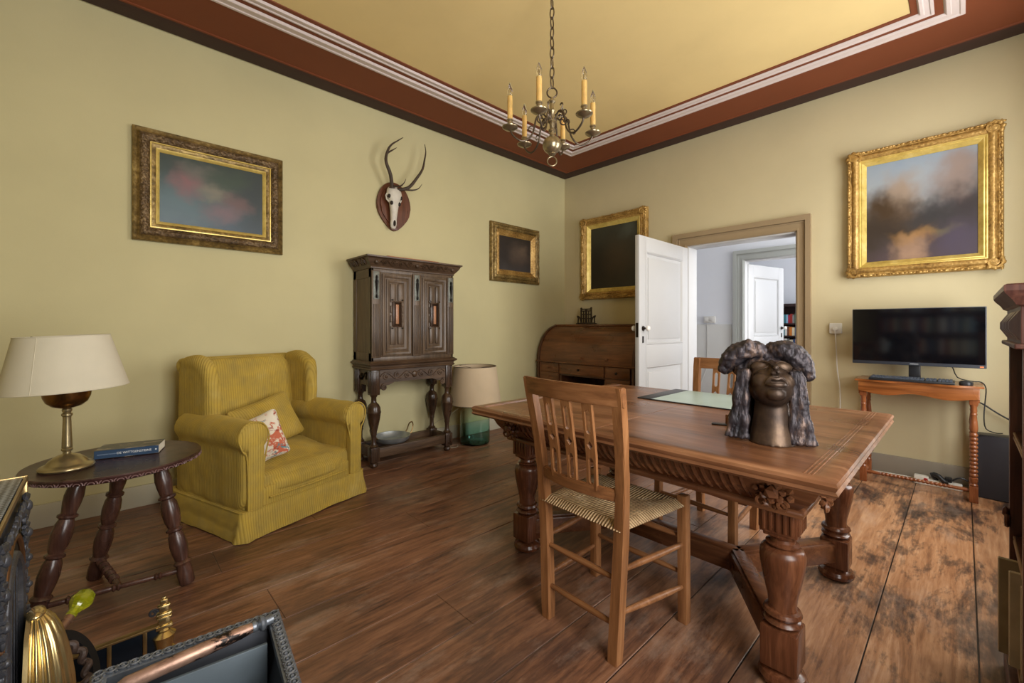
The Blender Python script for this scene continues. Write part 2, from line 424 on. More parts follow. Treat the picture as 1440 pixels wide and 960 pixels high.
BRASSD = plain('door_iron', S(52, 44, 38), 0.4, 0.7)
PORC = plain('porcelain', S(232, 230, 224), 0.15, 0, 0.03)
def leaf(name, L, h, pan, m4, knob_x):
    """door leaf along local x from its hinge, front face towards -y"""
    root = thing(name, None, None); root.matrix_world = m4; struct(root)
    th = 0.04; sw = 0.125; m = MB()
    zs = [0.0, 0.17] + [q for p in pan for q in p] + [h]
    m.box(0, sw, 0, th, 0.008, h, 0.003); m.box(L - sw, L, 0, th, 0.008, h, 0.003)
    lo = 0.008
    for (a, b) in pan: m.box(sw, L - sw, 0, th, lo, a, 0.003); lo = b
    m.box(sw, L - sw, 0, th, lo, h, 0.003)
    fr = m.build('frame', WHITE, root)
    for (a, b) in pan:
        q = MB(); q.box(sw - 0.01, L - sw + 0.01, 0.014, th - 0.014, a - 0.01, b + 0.01)
        q.box(sw + 0.05, L - sw - 0.05, 0.006, th - 0.006, a + 0.05, b - 0.05, 0.005, 2)
        q.sweep([(0, 0.0), (0.006, -0.004), (0.016, 0.004), (0.02, 0.014)], sw, a, L - sw, b, m=Matrix(((1, 0, 0, 0), (0, 0, 1, 0), (0, 1, 0, 0), (0, 0, 0, 1))))
        q.sweep([(0, 0.0), (0.006, -0.004), (0.016, 0.004), (0.02, 0.014)], sw, a, L - sw, b, m=Matrix(((1, 0, 0, 0), (0, 0, -1, th), (0, 1, 0, 0), (0, 0, 0, 1))))
        q.build('panel', WHITE, root)
    for s in (0, 1):
        y = -0.002 if s == 0 else th + 0.002; d = -1 if s == 0 else 1
        k = MB(); k.lathe([(0.022, 0), (0.022, 0.006), (0.009, 0.008), (0.008, 0.03)], 16, T(knob_x, y, 1.14) @ RX(90 * (1 if d < 0 else -1)))
        rz = k.build('rosette', BRASSD, root)
        k = MB(); k.ball((knob_x, y + d * 0.05, 1.14), (0.027, 0.02, 0.027), 2); k.build('knob', PORC, rz)
        k = MB(); k.box(knob_x - 0.012, knob_x + 0.012, min(y, y + d * 0.003), max(y, y + d * 0.003), 1.01, 1.07, 0.001); k.build('keyhole_plate', BRASSD, root)
    k = MB(); k.box(L - 0.001, L + 0.002, 0.008, th - 0.008, 1.06, 1.19); k.build('lock_plate', BRASSD, root)
    return root
leaf('door_1', 0.985, 1.975, [(0.17, 0.79), (0.99, 1.84)], T(XW - 0.015, 2.03, 0) @ RZ(180) @ T(0, 0, 0) @ Matrix.Diagonal((1, 1, 1, 1)), 0.985 - 0.065)

# hall and library beyond the door
HX = 6.05
slab('floor_hall', wood('hall_boards', S(60, 44, 34), S(110, 82, 60), S(140, 108, 80), 'X', 0.4), (XW + 0.2, HX + 0.15, -0.6, 4.2, -0.06, -0.002), (HX + 0.15, 8.6, -0.6, 4.2, -0.06, -0.002))
slab('ceiling_hall', WW, (XW + 0.2, 8.6, -0.6, 4.2, H, H + 0.1))
slab('wall_hall', WW, (HX, HX + 0.15, 1.97, 4.2, 0, H), (HX, HX + 0.15, -0.6, 1.05, 0, H), (HX, HX + 0.15, 1.05, 1.97, 2.02, H))
slab('wall_hall_side', WW, (XW + 0.2, 8.6, 4.0, 4.2, 0, H), (XW + 0.2, 8.6, -0.8, -0.6, 0, H), (XW + 0.2, XW + 0.205, -0.6, OP[0], 0, H), (XW + 0.2, XW + 0.205, OP[1], 4.0, 0, H))
slab('wall_library', WW, (8.4, 8.6, -0.6, 4.0, 0, H))
m = MB(); m.box(HX - 0.012, HX, 2.12, 4.0, 0, 1.19, 0.003); m.box(HX - 0.012, HX, -0.6, 0.93, 0, 1.19, 0.003); struct(m.build('trim_8', WG))
casing('trim_9', CASING2, HX, 1.05, 1.97, 2.02, 0.125, 0.125, 0.125, 0.15)
leaf('door_2', 0.86, 1.98, [(0.17, 0.86), (1.03, 1.82)], T(HX + 0.10, 1.95, 0) @ RZ(-13), 0.80)
PLAS = plain('switch_plastic', S(206, 204, 198), 0.4, 0, 0.03)
sw = thing('switch_box', 'grey electrical switch box on the hall wall with a wire running down', 'switch', (HX - 0.012, 2.40, 1.21))
m = MB(); m.box(-0.03, 0.012, -0.075, 0.075, 0, 0.09, 0.006); m.box(-0.034, -0.028, -0.06, -0.005, 0.02, 0.07, 0.003); m.box(-0.034, -0.028, 0.01, 0.06, 0.02, 0.07, 0.003); m.build('box', PLAS, sw)
m = MB(); m.tube([(-0.006, 0.03, 0), (-0.006, 0.028, -0.3), (-0.006, 0.036, -0.6), (-0.006, 0.16, -0.98), (-0.006, 0.18, -1.15)], 0.004, 6); m.build('wire', PLAS, sw)
# far bookcase
DK = wood('far_bookcase_wood', S(28, 18, 16), S(50, 30, 26), S(66, 40, 32), 'Z', 0.45)
bx0, bx1, by0, by1 = 8.02, 8.36, 1.30, 2.16
fb = thing('bookcase', 'dark bookcase in the far room seen through both open doors', 'bookcase', (bx0, by0, 0))
m = MB(); W = by1 - by0
m.box(0, 0.34, 0, 0.03, 0, 1.48, 0.003); m.box(0, 0.34, W - 0.03, W, 0, 1.48, 0.003); m.box(0.32, 0.34, 0, W, 0, 1.48); m.box(-0.03, 0.34, -0.03, W + 0.03, 1.48, 1.53, 0.01); m.build('carcass', DK, fb)
shelf_z = [0.10, 0.33, 0.56, 0.79, 0.99, 1.19]
for z in shelf_z:
    m = MB(); m.box(0.005, 0.32, 0.03, W - 0.03, z, z + 0.025, 0.002); m.build('shelf', DK, fb)
cols = [('cream', S(212, 200, 168)), ('navy', S(52, 70, 104)), ('teal', S(60, 128, 138)), ('crimson', S(168, 38, 64)), ('pale blue', S(140, 176, 200)), ('white', S(226, 224, 216)), ('orange', S(206, 122, 44)), ('brown', S(122, 70, 44)), ('green', S(60, 88, 62)), ('grey', S(130, 128, 126)), ('red', S(150, 48, 40))]
bm_ = {n: plain('book_' + n.replace(' ', '_'), c, 0.5, 0, 0.08) for n, c in cols}
PAGE = plain('book_pages', S(226, 218, 198), 0.8, 0, 0.06, 40)
def shelf_book(w, d, h, mat):
    m = MB(); m.box(0, d, 0, 0.0025, 0, h, 0.001, 1); m.box(0, d, w - 0.0025, w, 0, h, 0.001, 1); m.box(-0.002, 0.003, 0, w, 0, h, 0.001, 1)
    o = m.build('book', mat); q = MB(); q.box(0.003, d - 0.004, 0.0025, w - 0.0025, 0.003, h - 0.004); q.build('pages', PAGE, o); return o
rows = {1.19: 'top shelf', 0.99: 'second shelf', 0.79: 'third shelf'}
seq = {1.19: ['brown', 'cream', 'navy', 'teal', 'pale blue', 'crimson', 'red', 'grey', 'green', 'orange'],
       0.99: ['green', 'pale blue', 'teal', 'white', 'brown', 'orange', 'cream', 'navy', 'grey', 'red'],
       0.79: ['red', 'brown', 'crimson', 'white', 'grey', 'cream', 'navy', 'orange', 'teal', 'green']}
for z, nm in rows.items():
    y = by1 - 0.034; k = 0
    for cn in seq[z]:
        w = rnd.uniform(0.026, 0.046); h = rnd.uniform(0.13, 0.155); y -= w
        o = shelf_book(w - 0.0015, 0.17, h, bm_[cn]); o.location = (bx0 + 0.03, y, z + 0.0255)
        tag(o, '%s book on the %s of the far bookcase' % (cn, nm), 'book', 'books in the far bookcase')
# ------------------------------------------------------------------ pictures
XZ = Matrix(((1, 0, 0, 0), (0, 0, -1, 0), (0, 1, 0, 0), (0, 0, 0, 1)))
G_OLD = gilt('gilt_old', S(66, 52, 28), S(138, 114, 66), S(196, 170, 108), 50, 0.5, 0.42, 0.45)
G_BRZ = gilt('gilt_bronze_carving', S(50, 38, 26), S(106, 84, 56), S(170, 144, 104), 70, 1.0, 0.45, 0.4, 0.012)
G_BRT = gilt('gilt_bright', S(196, 166, 84), S(230, 204, 116), S(244, 224, 150), 20, 0.1, 0.36, 0.4)
G_GLD = gilt('gilt_gold', S(112, 82, 42), S(186, 148, 82), S(224, 190, 122), 60, 0.6, 0.4, 0.45)
G_DRK = gilt('gilt_dark_edge', S(40, 30, 14), S(86, 66, 28), S(130, 104, 50), 40, 0.4, 0.45, 0.6)

def rough(amp, fr, k=1.0):
    def f(p, i):
        if 0 < i: p.z += amp * noise.noise(Vector((p.x * fr, p.y * fr, i * 0.7))) * k
        return p
    return f
def picture(name, label, loc, rz, w, h, bands, cmat, inner, blobs=None):
    t = thing(name, label, 'picture', loc, rz)
    for part, mat, prof, amp in bands:
        m = MB(); m.sweep(prof, -w / 2, -h / 2, w / 2, h / 2, m=XZ, seg=1 if not amp else 46, fn=rough(amp, 90) if amp else None)
        m.build(part, mat, t, angle=30 if not amp else 60)
    if blobs:
        r = random.Random(11)
        per = [(-w / 2, -h / 2, w / 2, -h / 2), (w / 2, -h / 2, w / 2, h / 2), (w / 2, h / 2, -w / 2, h / 2), (-w / 2, h / 2, -w / 2, -h / 2)]
        for x0, z0, x1, z1 in per:
            m = MB(); L = math.hypot(x1 - x0, z1 - z0); n = int(L / (blobs[0] * 0.55))
            for i in range(n + 1):
                u = (i + r.uniform(-0.3, 0.3)) / n; s = blobs[1] * r.uniform(0.45, 1.1)
                x = (x0 + (x1 - x0) * u) * (1 - blobs[2] / w); z = (z0 + (z1 - z0) * u) * (1 - blobs[2] / h)
                dx, dz = (x1 - x0) / L, (z1 - z0) / L
                m.ball((x, -blobs[3], z), (s * (1.6 if dx else 0.8), s * 0.7, s * (1.6 if dz else 0.8)), 1)
            m.build('leaf_border', bands[0][1], t, angle=60)
        for sx in (-1, 1):
            for sz in (-1, 1):
                m = MB(); cx, cz = sx * (w / 2 - 0.045), sz * (h / 2 - 0.045)
                m.tube(spiral((cx, cz), 0.045, 0.008, R(45) * sx, 1.3 * sz, 18, 'xz', -blobs[3] - 0.006), 0.010, 6); m.ball((cx, -blobs[3] - 0.004, cz), (0.03, 0.012, 0.03), 1)
                for k in range(5):
                    a = R(45 + (k - 2) * 40); m.ball((cx + sx * 0.04 * math.cos(a), -blobs[3] - 0.004, cz + sz * 0.04 * math.sin(a)), (0.018, 0.012, 0.018), 1)
                m.build('corner_ornament', bands[0][1], t, angle=60)
    m = MB(); m.box(-0.5, 0.5, -0.012, -0.008, -0.5, 0.5)
    c = m.build('canvas', cmat, t, smooth=False); c.scale = (inner[0], 1, inner[1])
    m = MB(); m.box(-w / 2 + 0.02, w / 2 - 0.02, -0.007, -0.001, -h / 2 + 0.02, h / 2 - 0.02); m.build('backing', G_DRK, t, smooth=False)
    return t
c1 = canvas('painting_teal', [(0.0, S(58, 76, 92)), (0.35, S(62, 84, 88)), (0.6, S(54, 70, 68)), (1, S(44, 58, 54))],
            [(-0.35, -0.2, 0.3, 0.35, S(84, 110, 118), 0.6), (0.42, 0.0, 0.2, 0.6, S(48, 56, 60), 0.8), (-0.26, 0.12, 0.15, 0.2, S(132, 88, 90), 0.8), (-0.15, 0.3, 0.14, 0.14, S(104, 100, 92), 0.7),
             (0.0, 0.06, 0.16, 0.12, S(132, 124, 106), 0.7), (0.22, -0.05, 0.14, 0.14, S(112, 82, 80), 0.7), (0.08, -0.24, 0.18, 0.16, S(116, 92, 98), 0.8), (0.12, 0.25, 0.2, 0.14, S(58, 74, 58), 0.6)])
picture('framed_picture', 'wide framed painting in a dark bronze and gilt carved frame above the armchair', (0.58, YW - 0.002, 2.072), 0, 0.872, 0.726,
        [('outer_moulding', G_OLD, [(0.0, 0.0), (0.0, 0.03), (0.006, 0.038), (0.012, 0.034), (0.020, 0.028), (0.030, 0.036), (0.034, 0.044)], 0),
         ('carved_band', G_BRZ, [(0.034, 0.044), (0.040, 0.054), (0.052, 0.060), (0.066, 0.058), (0.078, 0.050), (0.086, 0.040)], 0.010),
         ('gilt_bead', G_BRT, [(0.084, 0.036), (0.086, 0.044), (0.092, 0.045), (0.095, 0.036)], 0),
         ('inner_band', G_OLD, [(0.094, 0.036), (0.100, 0.036), (0.112, 0.030), (0.116, 0.028)], 0.004),
         ('gilt_slip', G_BRT, [(0.115, 0.028), (0.117, 0.032), (0.122, 0.030), (0.136, 0.013)], 0)], c1, (0.62, 0.475))
c2 = canvas('painting_dark', [(0, S(70, 66, 66)), (0.3, S(52, 47, 46)), (1, S(44, 38, 36))], [(0.12, 0.0, 0.3, 0.3, S(94, 80, 70), 0.8), (0.25, 0.12, 0.12, 0.14, S(110, 92, 76), 0.5)])
picture('framed_picture', 'small dark painting in a ribbed gilt frame, nearest the corner on the armchair wall', (3.535, YW - 0.002, 2.006), 0, 0.79, 0.668,
        [('outer_moulding', G_OLD, [(0.0, 0.0), (0.0, 0.028), (0.01, 0.040), (0.022, 0.044), (0.032, 0.036)], 0.006),
         ('ribbed_band', G_OLD, [(0.032, 0.036), (0.040, 0.050), (0.055, 0.058), (0.070, 0.050), (0.078, 0.040)], 0.008),
         ('gilt_slope', G_GLD, [(0.078, 0.040), (0.084, 0.044), (0.090, 0.038), (0.112, 0.024), (0.118, 0.028), (0.140, 0.014)], 0)], c2, (0.53, 0.41))
c3 = canvas('painting_black', [(0, S(44, 38, 28)), (0.5, S(40, 36, 28)), (1, S(48, 48, 40))], [(0.1, -0.05, 0.3, 0.3, S(70, 54, 36), 0.6), (0.3, 0.38, 0.2, 0.12, S(74, 80, 72), 0.6)])
picture('framed_picture', 'nearly black painting in an ornate gold frame above the roll-top desk', (XW - 0.002, 2.90, 2.0), -90, 0.91, 1.012,
        [('outer_moulding', G_GLD, [(0.0, 0.0), (0.0, 0.03), (0.014, 0.058), (0.030, 0.066), (0.042, 0.056)], 0.012),
         ('reeded_band', G_GLD, [(0.042, 0.056), (0.05, 0.060), (0.058, 0.052), (0.066, 0.058), (0.074, 0.050), (0.086, 0.044)], 0.003),
         ('gilt_slope', G_BRT, [(0.086, 0.044), (0.092, 0.048), (0.10, 0.040), (0.134, 0.016)], 0)], c3, (0.66, 0.76), (0.035, 0.016, 0.03, 0.055))
c4 = canvas('painting_landscape', [(0, S(78, 66, 70)), (0.22, S(62, 54, 52)), (0.42, S(66, 62, 62)), (0.58, S(142, 143, 146)), (0.78, S(156, 166, 176)), (1, S(142, 158, 176))],
            [(-0.34, 0.02, 0.26, 0.2, S(66, 50, 36), 0.95), (-0.12, -0.02, 0.14, 0.14, S(84, 66, 50), 0.7), (0.40, 0.0, 0.26, 0.34, S(56, 50, 54), 0.95), (-0.16, 0.2, 0.16, 0.16, S(158, 138, 120), 0.8), (0.30, 0.30, 0.2, 0.2, S(148, 130, 122), 0.85),
             (-0.3, -0.2, 0.3, 0.12, S(54, 44, 38), 0.8), (0.1, -0.08, 0.2, 0.1, S(52, 52, 56), 0.8), (-0.05, -0.27, 0.2, 0.07, S(150, 112, 66), 0.9), (0.2, -0.25, 0.14, 0.05, S(110, 104, 66), 0.7), (-0.10, -0.42, 0.13, 0.16, S(160, 130, 108), 0.85), (0.35, -0.36, 0.28, 0.2, S(76, 68, 86), 0.8)])
picture('framed_picture', 'landscape painting in a bright gold frame with knotted corners above the monitor', (XW - 0.002, 0.233, 2.052), -90, 0.846, 1.004,
        [('outer_moulding', G_GLD, [(0.0, 0.0), (0.0, 0.03), (0.012, 0.05), (0.022, 0.054), (0.030, 0.048)], 0.008),
         ('ribbed_band', G_GLD, [(0.030, 0.048), (0.038, 0.060), (0.052, 0.066), (0.066, 0.060), (0.074, 0.050)], 0.003),
         ('gilt_slope', G_BRT, [(0.074, 0.050), (0.080, 0.052), (0.088, 0.042), (0.094, 0.044), (0.120, 0.016)], 0)], c4, (0.62, 0.78), (0.042, 0.013, 0.022, 0.052))

# ------------------------------------------------------------------ antler trophy
SHW = wood('shield_wood', S(48, 24, 14), S(94, 52, 32), S(120, 72, 46), 'Z', 0.35)
ANT = plain('antler', S(66, 52, 40), 0.6, 0, 0.3, 30, 0.5, 90)
BONE = plain('bone', S(206, 200, 186), 0.6, 0, 0.1, 20, 0.25, 60)
HOLE = plain('eye_socket_dark', S(40, 32, 26), 0.9)
tr = thing('antler_trophy', 'deer skull with two dark antlers mounted on a pointed wooden shield', 'hunting trophy', (1.965, YW - 0.002, 2.26))
def shield(s):
    pts = []
    for i in range(40):
        a = 2 * PI * i / 40; x = 0.17 * math.sin(a); z = 0.225 * math.cos(a)
        if z < 0: x *= 1 - 0.42 * (z / 0.225) ** 2 * (1 if abs(x) > 1e-6 else 0)
        pts.append((x * s, (z + 0.005) * s))
    return pts
m = MB(); m.prism(shield(1.0), 0.022, XZ, 0.008); m.prism(shield(0.84), 0.034, XZ, 0.012); m.build('shield', SHW, tr)
ring_spec = [(0.165, 0.030, 0.024, -0.070), (0.155, 0.055, 0.036, -0.075), (0.13, 0.068, 0.045, -0.080), (0.10, 0.072, 0.046, -0.085), (0.065, 0.064, 0.042, -0.086), (0.03, 0.050, 0.038, -0.084), (-0.02, 0.040, 0.034, -0.080),
             (-0.08, 0.033, 0.030, -0.076), (-0.13, 0.029, 0.026, -0.072), (-0.17, 0.030, 0.022, -0.068), (-0.20, 0.026, 0.016, -0.066), (-0.212, 0.012, 0.008, -0.066)]
m = MB(); m.loft([[(-0.035 + a * math.cos(2 * PI * k / 20), yc + b * math.sin(2 * PI * k / 20), z) for k in range(20)] for z, a, b, yc in ring_spec])
m.tube([(-0.100, -0.085, 0.10), (-0.112, -0.075, 0.075), (-0.105, -0.075, 0.045), (-0.085, -0.085, 0.02)], 0.008, 6); m.tube([(0.030, -0.085, 0.10), (0.042, -0.075, 0.075), (0.035, -0.075, 0.045), (0.015, -0.085, 0.02)], 0.008, 6)
sk = m.build('skull', BONE, tr, disp=lambda c: 0.0025 * noise.noise(c * 60))
for q in ((-0.092, -0.10, 0.07), (0.024, -0.10, 0.07), (-0.072, -0.107, 0.01), (0.004, -0.107, 0.01)):
    m = MB(); m.ball(q, (0.014, 0.016, 0.019), 2); m.build('eye_socket', HOLE, sk)
m = MB(); m.ball((-0.035, -0.093, -0.165), (0.012, 0.012, 0.03), 2); m.build('nose_cavity', HOLE, sk)
def sm(pts, k=3):
    P = [Vector(p) for p in pts]; out = []
    for i in range(len(P) - 1):
        a, b, c, d = P[max(i - 1, 0)], P[i], P[i + 1], P[min(i + 2, len(P) - 1)]
        for j in range(k):
            t = j / k; out.append(0.5 * ((2 * b) + (c - a) * t + (2 * a - 5 * b + 4 * c - d) * t * t + (3 * b - a - 3 * c + d) * t ** 3))
    out.append(P[-1]); return out
def antler(main, tines, r0):
    m = MB(); p = sm(main); n = len(p)
    m.tube(p, [r0 * (1 - 0.82 * (i / (n - 1)) ** 1.3) for i in range(n)], 10)
    for tn in tines:
        q = sm(tn); k = len(q); m.tube(q, [r0 * 0.62 * (1 - 0.85 * i / (k - 1)) for i in range(k)], 8)
    m.lathe([(r0 * 1.35, -0.006), (r0 * 1.5, 0.002), (r0 * 1.2, 0.01)], 12, T(*main[0]))
    return m.build('antler', ANT, tr, disp=lambda c: 0.0012 * noise.noise(c * 120))
antler([(-0.068, -0.105, 0.145), (-0.105, -0.15, 0.24), (-0.150, -0.16, 0.327), (-0.154, -0.16, 0.384), (-0.133, -0.16, 0.458), (-0.096, -0.16, 0.513), (-0.042, -0.16, 0.559), (0.012, -0.16, 0.605)],
       [[(-0.145, -0.16, 0.42), (-0.10, -0.168, 0.455), (-0.056, -0.172, 0.491)], [(-0.070, -0.112, 0.16), (-0.03, -0.18, 0.15), (-0.005, -0.21, 0.18), (0.006, -0.22, 0.215)]], 0.017)
antler([(-0.004, -0.105, 0.14), (0.051, -0.14, 0.155), (0.094, -0.155, 0.188), (0.162, -0.16, 0.283), (0.215, -0.16, 0.369), (0.238, -0.16, 0.468), (0.25, -0.16, 0.545), (0.238, -0.16, 0.609)],
       [[(0.03, -0.13, 0.148), (0.09, -0.18, 0.14), (0.15, -0.195, 0.165), (0.185, -0.20, 0.215)]], 0.017)

# ------------------------------------------------------------------ carved cupboard on stand
OAK = wood('dark_oak', S(47, 37, 27), S(88, 70, 52), S(118, 97, 75), 'Z', 0.38)
OAKX = wood('dark_oak_rails', S(40, 30, 21), S(76, 57, 41), S(108, 84, 62), 'X', 0.38)
OAKD = wood('dark_oak_turned', S(34, 24, 17), S(62, 44, 31), S(94, 69, 50), 'Z', 0.25)
COPW = plain('inlay_rosewood', S(168, 118, 84), 0.35, 0, 0.1)
IRON = plain('black_iron', S(30, 27, 26), 0.5, 0.6)
ZINC = plain('verdigris_plate', S(112, 114, 106), 0.5, 0.4, 0.3, 60)
cb = thing('cupboard', 'tall carved dark oak cupboard with two panelled doors on turned legs', 'cupboard', (1.58, 3.635, 0))
Wc, Dc = 0.805, 0.335
def baluster(cx, cy):
    m = MB()
    m.lathe([(0.001, 0), (0.026, 0.002), (0.034, 0.018), (0.030, 0.034), (0.022, 0.040), (0.026, 0.05)], 20, T(cx, cy, 0))
    m.box(cx - 0.037, cx + 0.037, cy - 0.037, cy + 0.037, 0.048, 0.166, 0.003)
    for k in (-1, 0, 1): m.box(cx + k * 0.02 - 0.005, cx + k * 0.02 + 0.005, cy - 0.041, cy - 0.036, 0.06, 0.155, 0.002)
    m.lathe([(0.033, 0.166), (0.036, 0.176), (0.026, 0.186), (0.020, 0.20), (0.019, 0.24), (0.021, 0.262), (0.026, 0.272), (0.024, 0.282), (0.030, 0.31), (0.042, 0.36), (0.052, 0.41), (0.056, 0.445), (0.0585, 0.448), (0.0585, 0.456), (0.056, 0.459),
              (0.053, 0.49), (0.042, 0.515), (0.026, 0.53), (0.022, 0.54), (0.021, 0.575), (0.028, 0.585), (0.034, 0.597)], 28, T(cx, cy, 0))
    m.box(cx - 0.037, cx + 0.037, cy - 0.037, cy + 0.037, 0.596, 0.80, 0.003)
    for k in (-1, 0, 1):
        m.box(cx + k * 0.02 - 0.005, cx + k * 0.02 + 0.005, cy - 0.041, cy - 0.036, 0.61, 0.79, 0.002)
        m.box(cx - 0.041, cx - 0.036, cy + k * 0.02 - 0.005, cy + k * 0.02 + 0.005, 0.61, 0.79, 0.002)
    return m.build('leg', OAKD, cb)
for cx in (0.04, Wc - 0.04):
    for cy in (-0.04, -Dc + 0.04): baluster(cx, cy)
for (a, b, c, d) in ((0.07, Wc - 0.07, -Dc + 0.015, -Dc + 0.06), (0.07, Wc - 0.07, -0.06, -0.02), (0.02, 0.06, -Dc + 0.07, -0.07), (Wc - 0.06, Wc - 0.02, -Dc + 0.07, -0.07)):
    m = MB(); m.box(a, b, c, d, 0.075, 0.154, 0.004); m.build('stretcher', OAKX, cb)
# frieze with arched underside, front and sides
m = MB()
def arch(L, z1, deep, lo, n=24):
    P = [(0, z1), (0, lo)]
    for i in range(n + 1):
        u = i / n; x = 0.10 * L + 0.80 * L * u if False else L * u
        e = min(u, 1 - u); z = lo + (deep) * (0 if e < 0.04 else min(1, ((e - 0.04) / 0.14)) ** 0.6) + 0.010 * math.sin(min(1, e / 0.2) * 2 * PI) * (1 if e < 0.2 else 0)
        P.append((x, z))
    P += [(L, z1)]
    out = []
    for p in P:
        if not out or (abs(p[0] - out[-1][0]) + abs(p[1] - out[-1][1])) > 1e-5: out.append(p)
    return out
m.prism(arch(Wc - 0.154, 0.80, 0.055, 0.635), 0.024, T(0.077, -Dc + 0.036, 0) @ XZ)
m.prism(arch(Dc - 0.15, 0.80, 0.05, 0.62), 0.02, T(0.036, -0.075, 0) @ RZ(-90) @ XZ); m.prism(arch(Dc - 0.15, 0.80, 0.05, 0.62), 0.02, T(Wc - 0.016, -0.075, 0) @ RZ(-90) @ XZ)
vine(m, 0.085, Wc / 2 - 0.02, 0.705, 0.785, -Dc + 0.010, 3, 0.007); vine(m, Wc / 2 + 0.02, Wc - 0.085, 0.705, 0.785, -Dc + 0.010, 3, 0.007)
m.ball((Wc / 2, -Dc + 0.01, 0.745), (0.026, 0.014, 0.03), 2)
for sx, a in ((0.115, 1), (Wc - 0.115, -1)):
    m.tube(spiral((sx, 0.655), 0.026, 0.006, PI / 2, 1.6 * a, 20, 'xz', -Dc + 0.008), 0.008, 6); m.ball((sx, -Dc + 0.008, 0.655), 0.010, 1)
q = MB(); vine(q, 0.0, Dc - 0.16, 0.70, 0.785, 0, 2, 0.006); 
for v in q.bm.verts: v.co = Vector((0.012, -Dc + 0.08 + v.co.x, v.co.z))
me = bpy.data.meshes.new('t'); q.bm.to_mesh(me); q.bm.free(); m.bm.from_mesh(me); bpy.data.meshes.remove(me)
m.build('carved_frieze', OAKX, cb, angle=45)
# mid moulding, body, crown
def block_ring(mb, prof, x0, x1, y0, y1):
    """solid moulding: profile (overhang, z) on left, front and right, flat at the back"""
    rings = [[(x0 - o, y1, z), (x0 - o, y0 - o, z), (x1 + o, y0 - o, z), (x1 + o, y1, z)] for o, z in prof]
    mb.loft(rings)
m = MB(); block_ring(m, [(0.0, 0.798), (0.008, 0.802), (0.012, 0.815), (0.004, 0.82), (0.006, 0.832), (0.026, 0.845), (0.030, 0.855), (0.018, 0.862), (0.006, 0.872)], 0, Wc, -Dc, 0); m.build('waist_moulding', OAKX, cb, angle=20)
m = MB(); m.box(0.004, Wc - 0.004, -Dc + 0.02, -0.005, 0.872, 1.63)
for x0 in (0.0, Wc - 0.02):
    m.box(x0, x0 + 0.02, -Dc, -Dc + 0.05, 0.87, 1.63, 0.003); m.box(x0, x0 + 0.02, -0.05, 0, 0.87, 1.63, 0.003); m.box(x0, x0 + 0.02, -Dc, 0, 0.87, 0.94, 0.003); m.box(x0, x0 + 0.02, -Dc, 0, 1.555, 1.63, 0.003)
m.box(0, Wc, -Dc, -Dc + 0.03, 0.87, 0.905, 0.003); m.box(0, Wc, -Dc, -Dc + 0.03, 1.60, 1.63, 0.003)
m.build('body', OAK, cb)
for x0, x1 in ((0.0, 0.075), (0.375, 0.455), (Wc - 0.068, Wc)):
    m = MB(); m.box(x0, x1, -Dc - 0.010, -Dc + 0.02, 0.90, 1.612, 0.003)
    for k in range(4):
        c = x0 + (x1 - x0) * (0.23 + 0.18 * k); m.box(c - 0.0035, c + 0.0035, -Dc - 0.015, -Dc - 0.009, 0.915, 1.34, 0.002)
    pl = m.build('pilaster', OAK, cb); c = (x0 + x1) / 2
    m = MB(); m.box(c - 0.026, c + 0.026, -Dc - 0.0125, -Dc - 0.0095, 1.38, 1.605, 0.001); m.build('mount_plate', ZINC, pl)
    m = MB(); m.lathe([(0.001, -0.19), (0.006, -0.185), (0.008, -0.17), (0.003, -0.155), (0.004, -0.13), (0.008, -0.10), (0.011, -0.07), (0.012, -0.05), (0.006, -0.035), (0.010, -0.02), (0.004, -0.005), (0.001, 0)], 12, T(c, -Dc - 0.022, 1.575)); m.build('figure_mount', IRON, pl)
def cab_door(x0, x1):
    w = x1 - x0; z0, z1 = 0.905, 1.60; m = MB(); yb = -Dc
    m.box(x0 + 0.002, x1 - 0.002, yb - 0.002, yb + 0.02, z0, z1, 0.002)
    for ins, hh in ((0.012, 0.012), (0.052, 0.008)):
        m.sweep([(0, 0.0), (0.0, hh), (0.010, hh + 0.004), (0.022, hh), (0.03, 0.0)], x0 + ins, z0 + ins, x1 - ins, z1 - ins, m=T(0, yb - 0.001, 0) @ XZ)
    a0, a1, b0, b1 = x0 + 0.085, x1 - 0.085, z0 + 0.10, z1 - 0.085; cx = (a0 + a1) / 2; cz = (b0 + b1) / 2
    d = m.build('door', OAK, cb)
    for (p, q_, r, s) in ((a0, cx - 0.008, cz + 0.10, b1), (cx + 0.008, a1, cz + 0.10, b1), (a0, cx - 0.008, b0, cz - 0.10), (cx + 0.008, a1, b0, cz - 0.10), (a0, cx - 0.045, cz + 0.008, cz + 0.07), (a0, cx - 0.045, cz - 0.07, cz - 0.008), (cx + 0.045, a1, cz + 0.008, cz + 0.07), (cx + 0.045, a1, cz - 0.07, cz - 0.008)):
        k = MB(); k.box(p, q_, yb - 0.014, yb, r, s, 0.007, 2); k.build('raised_panel', OAK, d)
    k = MB(); k.sweep([(0, 0), (0, 0.014), (0.012, 0.02), (0.018, 0.008), (0.026, 0.018), (0.032, 0.004)], cx - 0.042, cz - 0.110, cx + 0.042, cz + 0.110, m=T(0, yb, 0) @ XZ)
    for sx in (-1, 1):
        for sz in (-1, 1): k.box(cx + sx * 0.046 - 0.012, cx + sx * 0.046 + 0.012, yb - 0.014, yb, cz + sz * 0.118 - 0.008, cz + sz * 0.118 + 0.008, 0.003)
    fm = k.build('panel_frame', OAKD, d)
    k = MB(); k.box(cx - 0.017, cx + 0.017, yb - 0.012, yb - 0.002, cz - 0.082, cz + 0.082, 0.004); tag(k.build('inlay', COPW, fm), 'pale red-brown panel')
cab_door(0.078, 0.372); cab_door(0.458, Wc - 0.07)
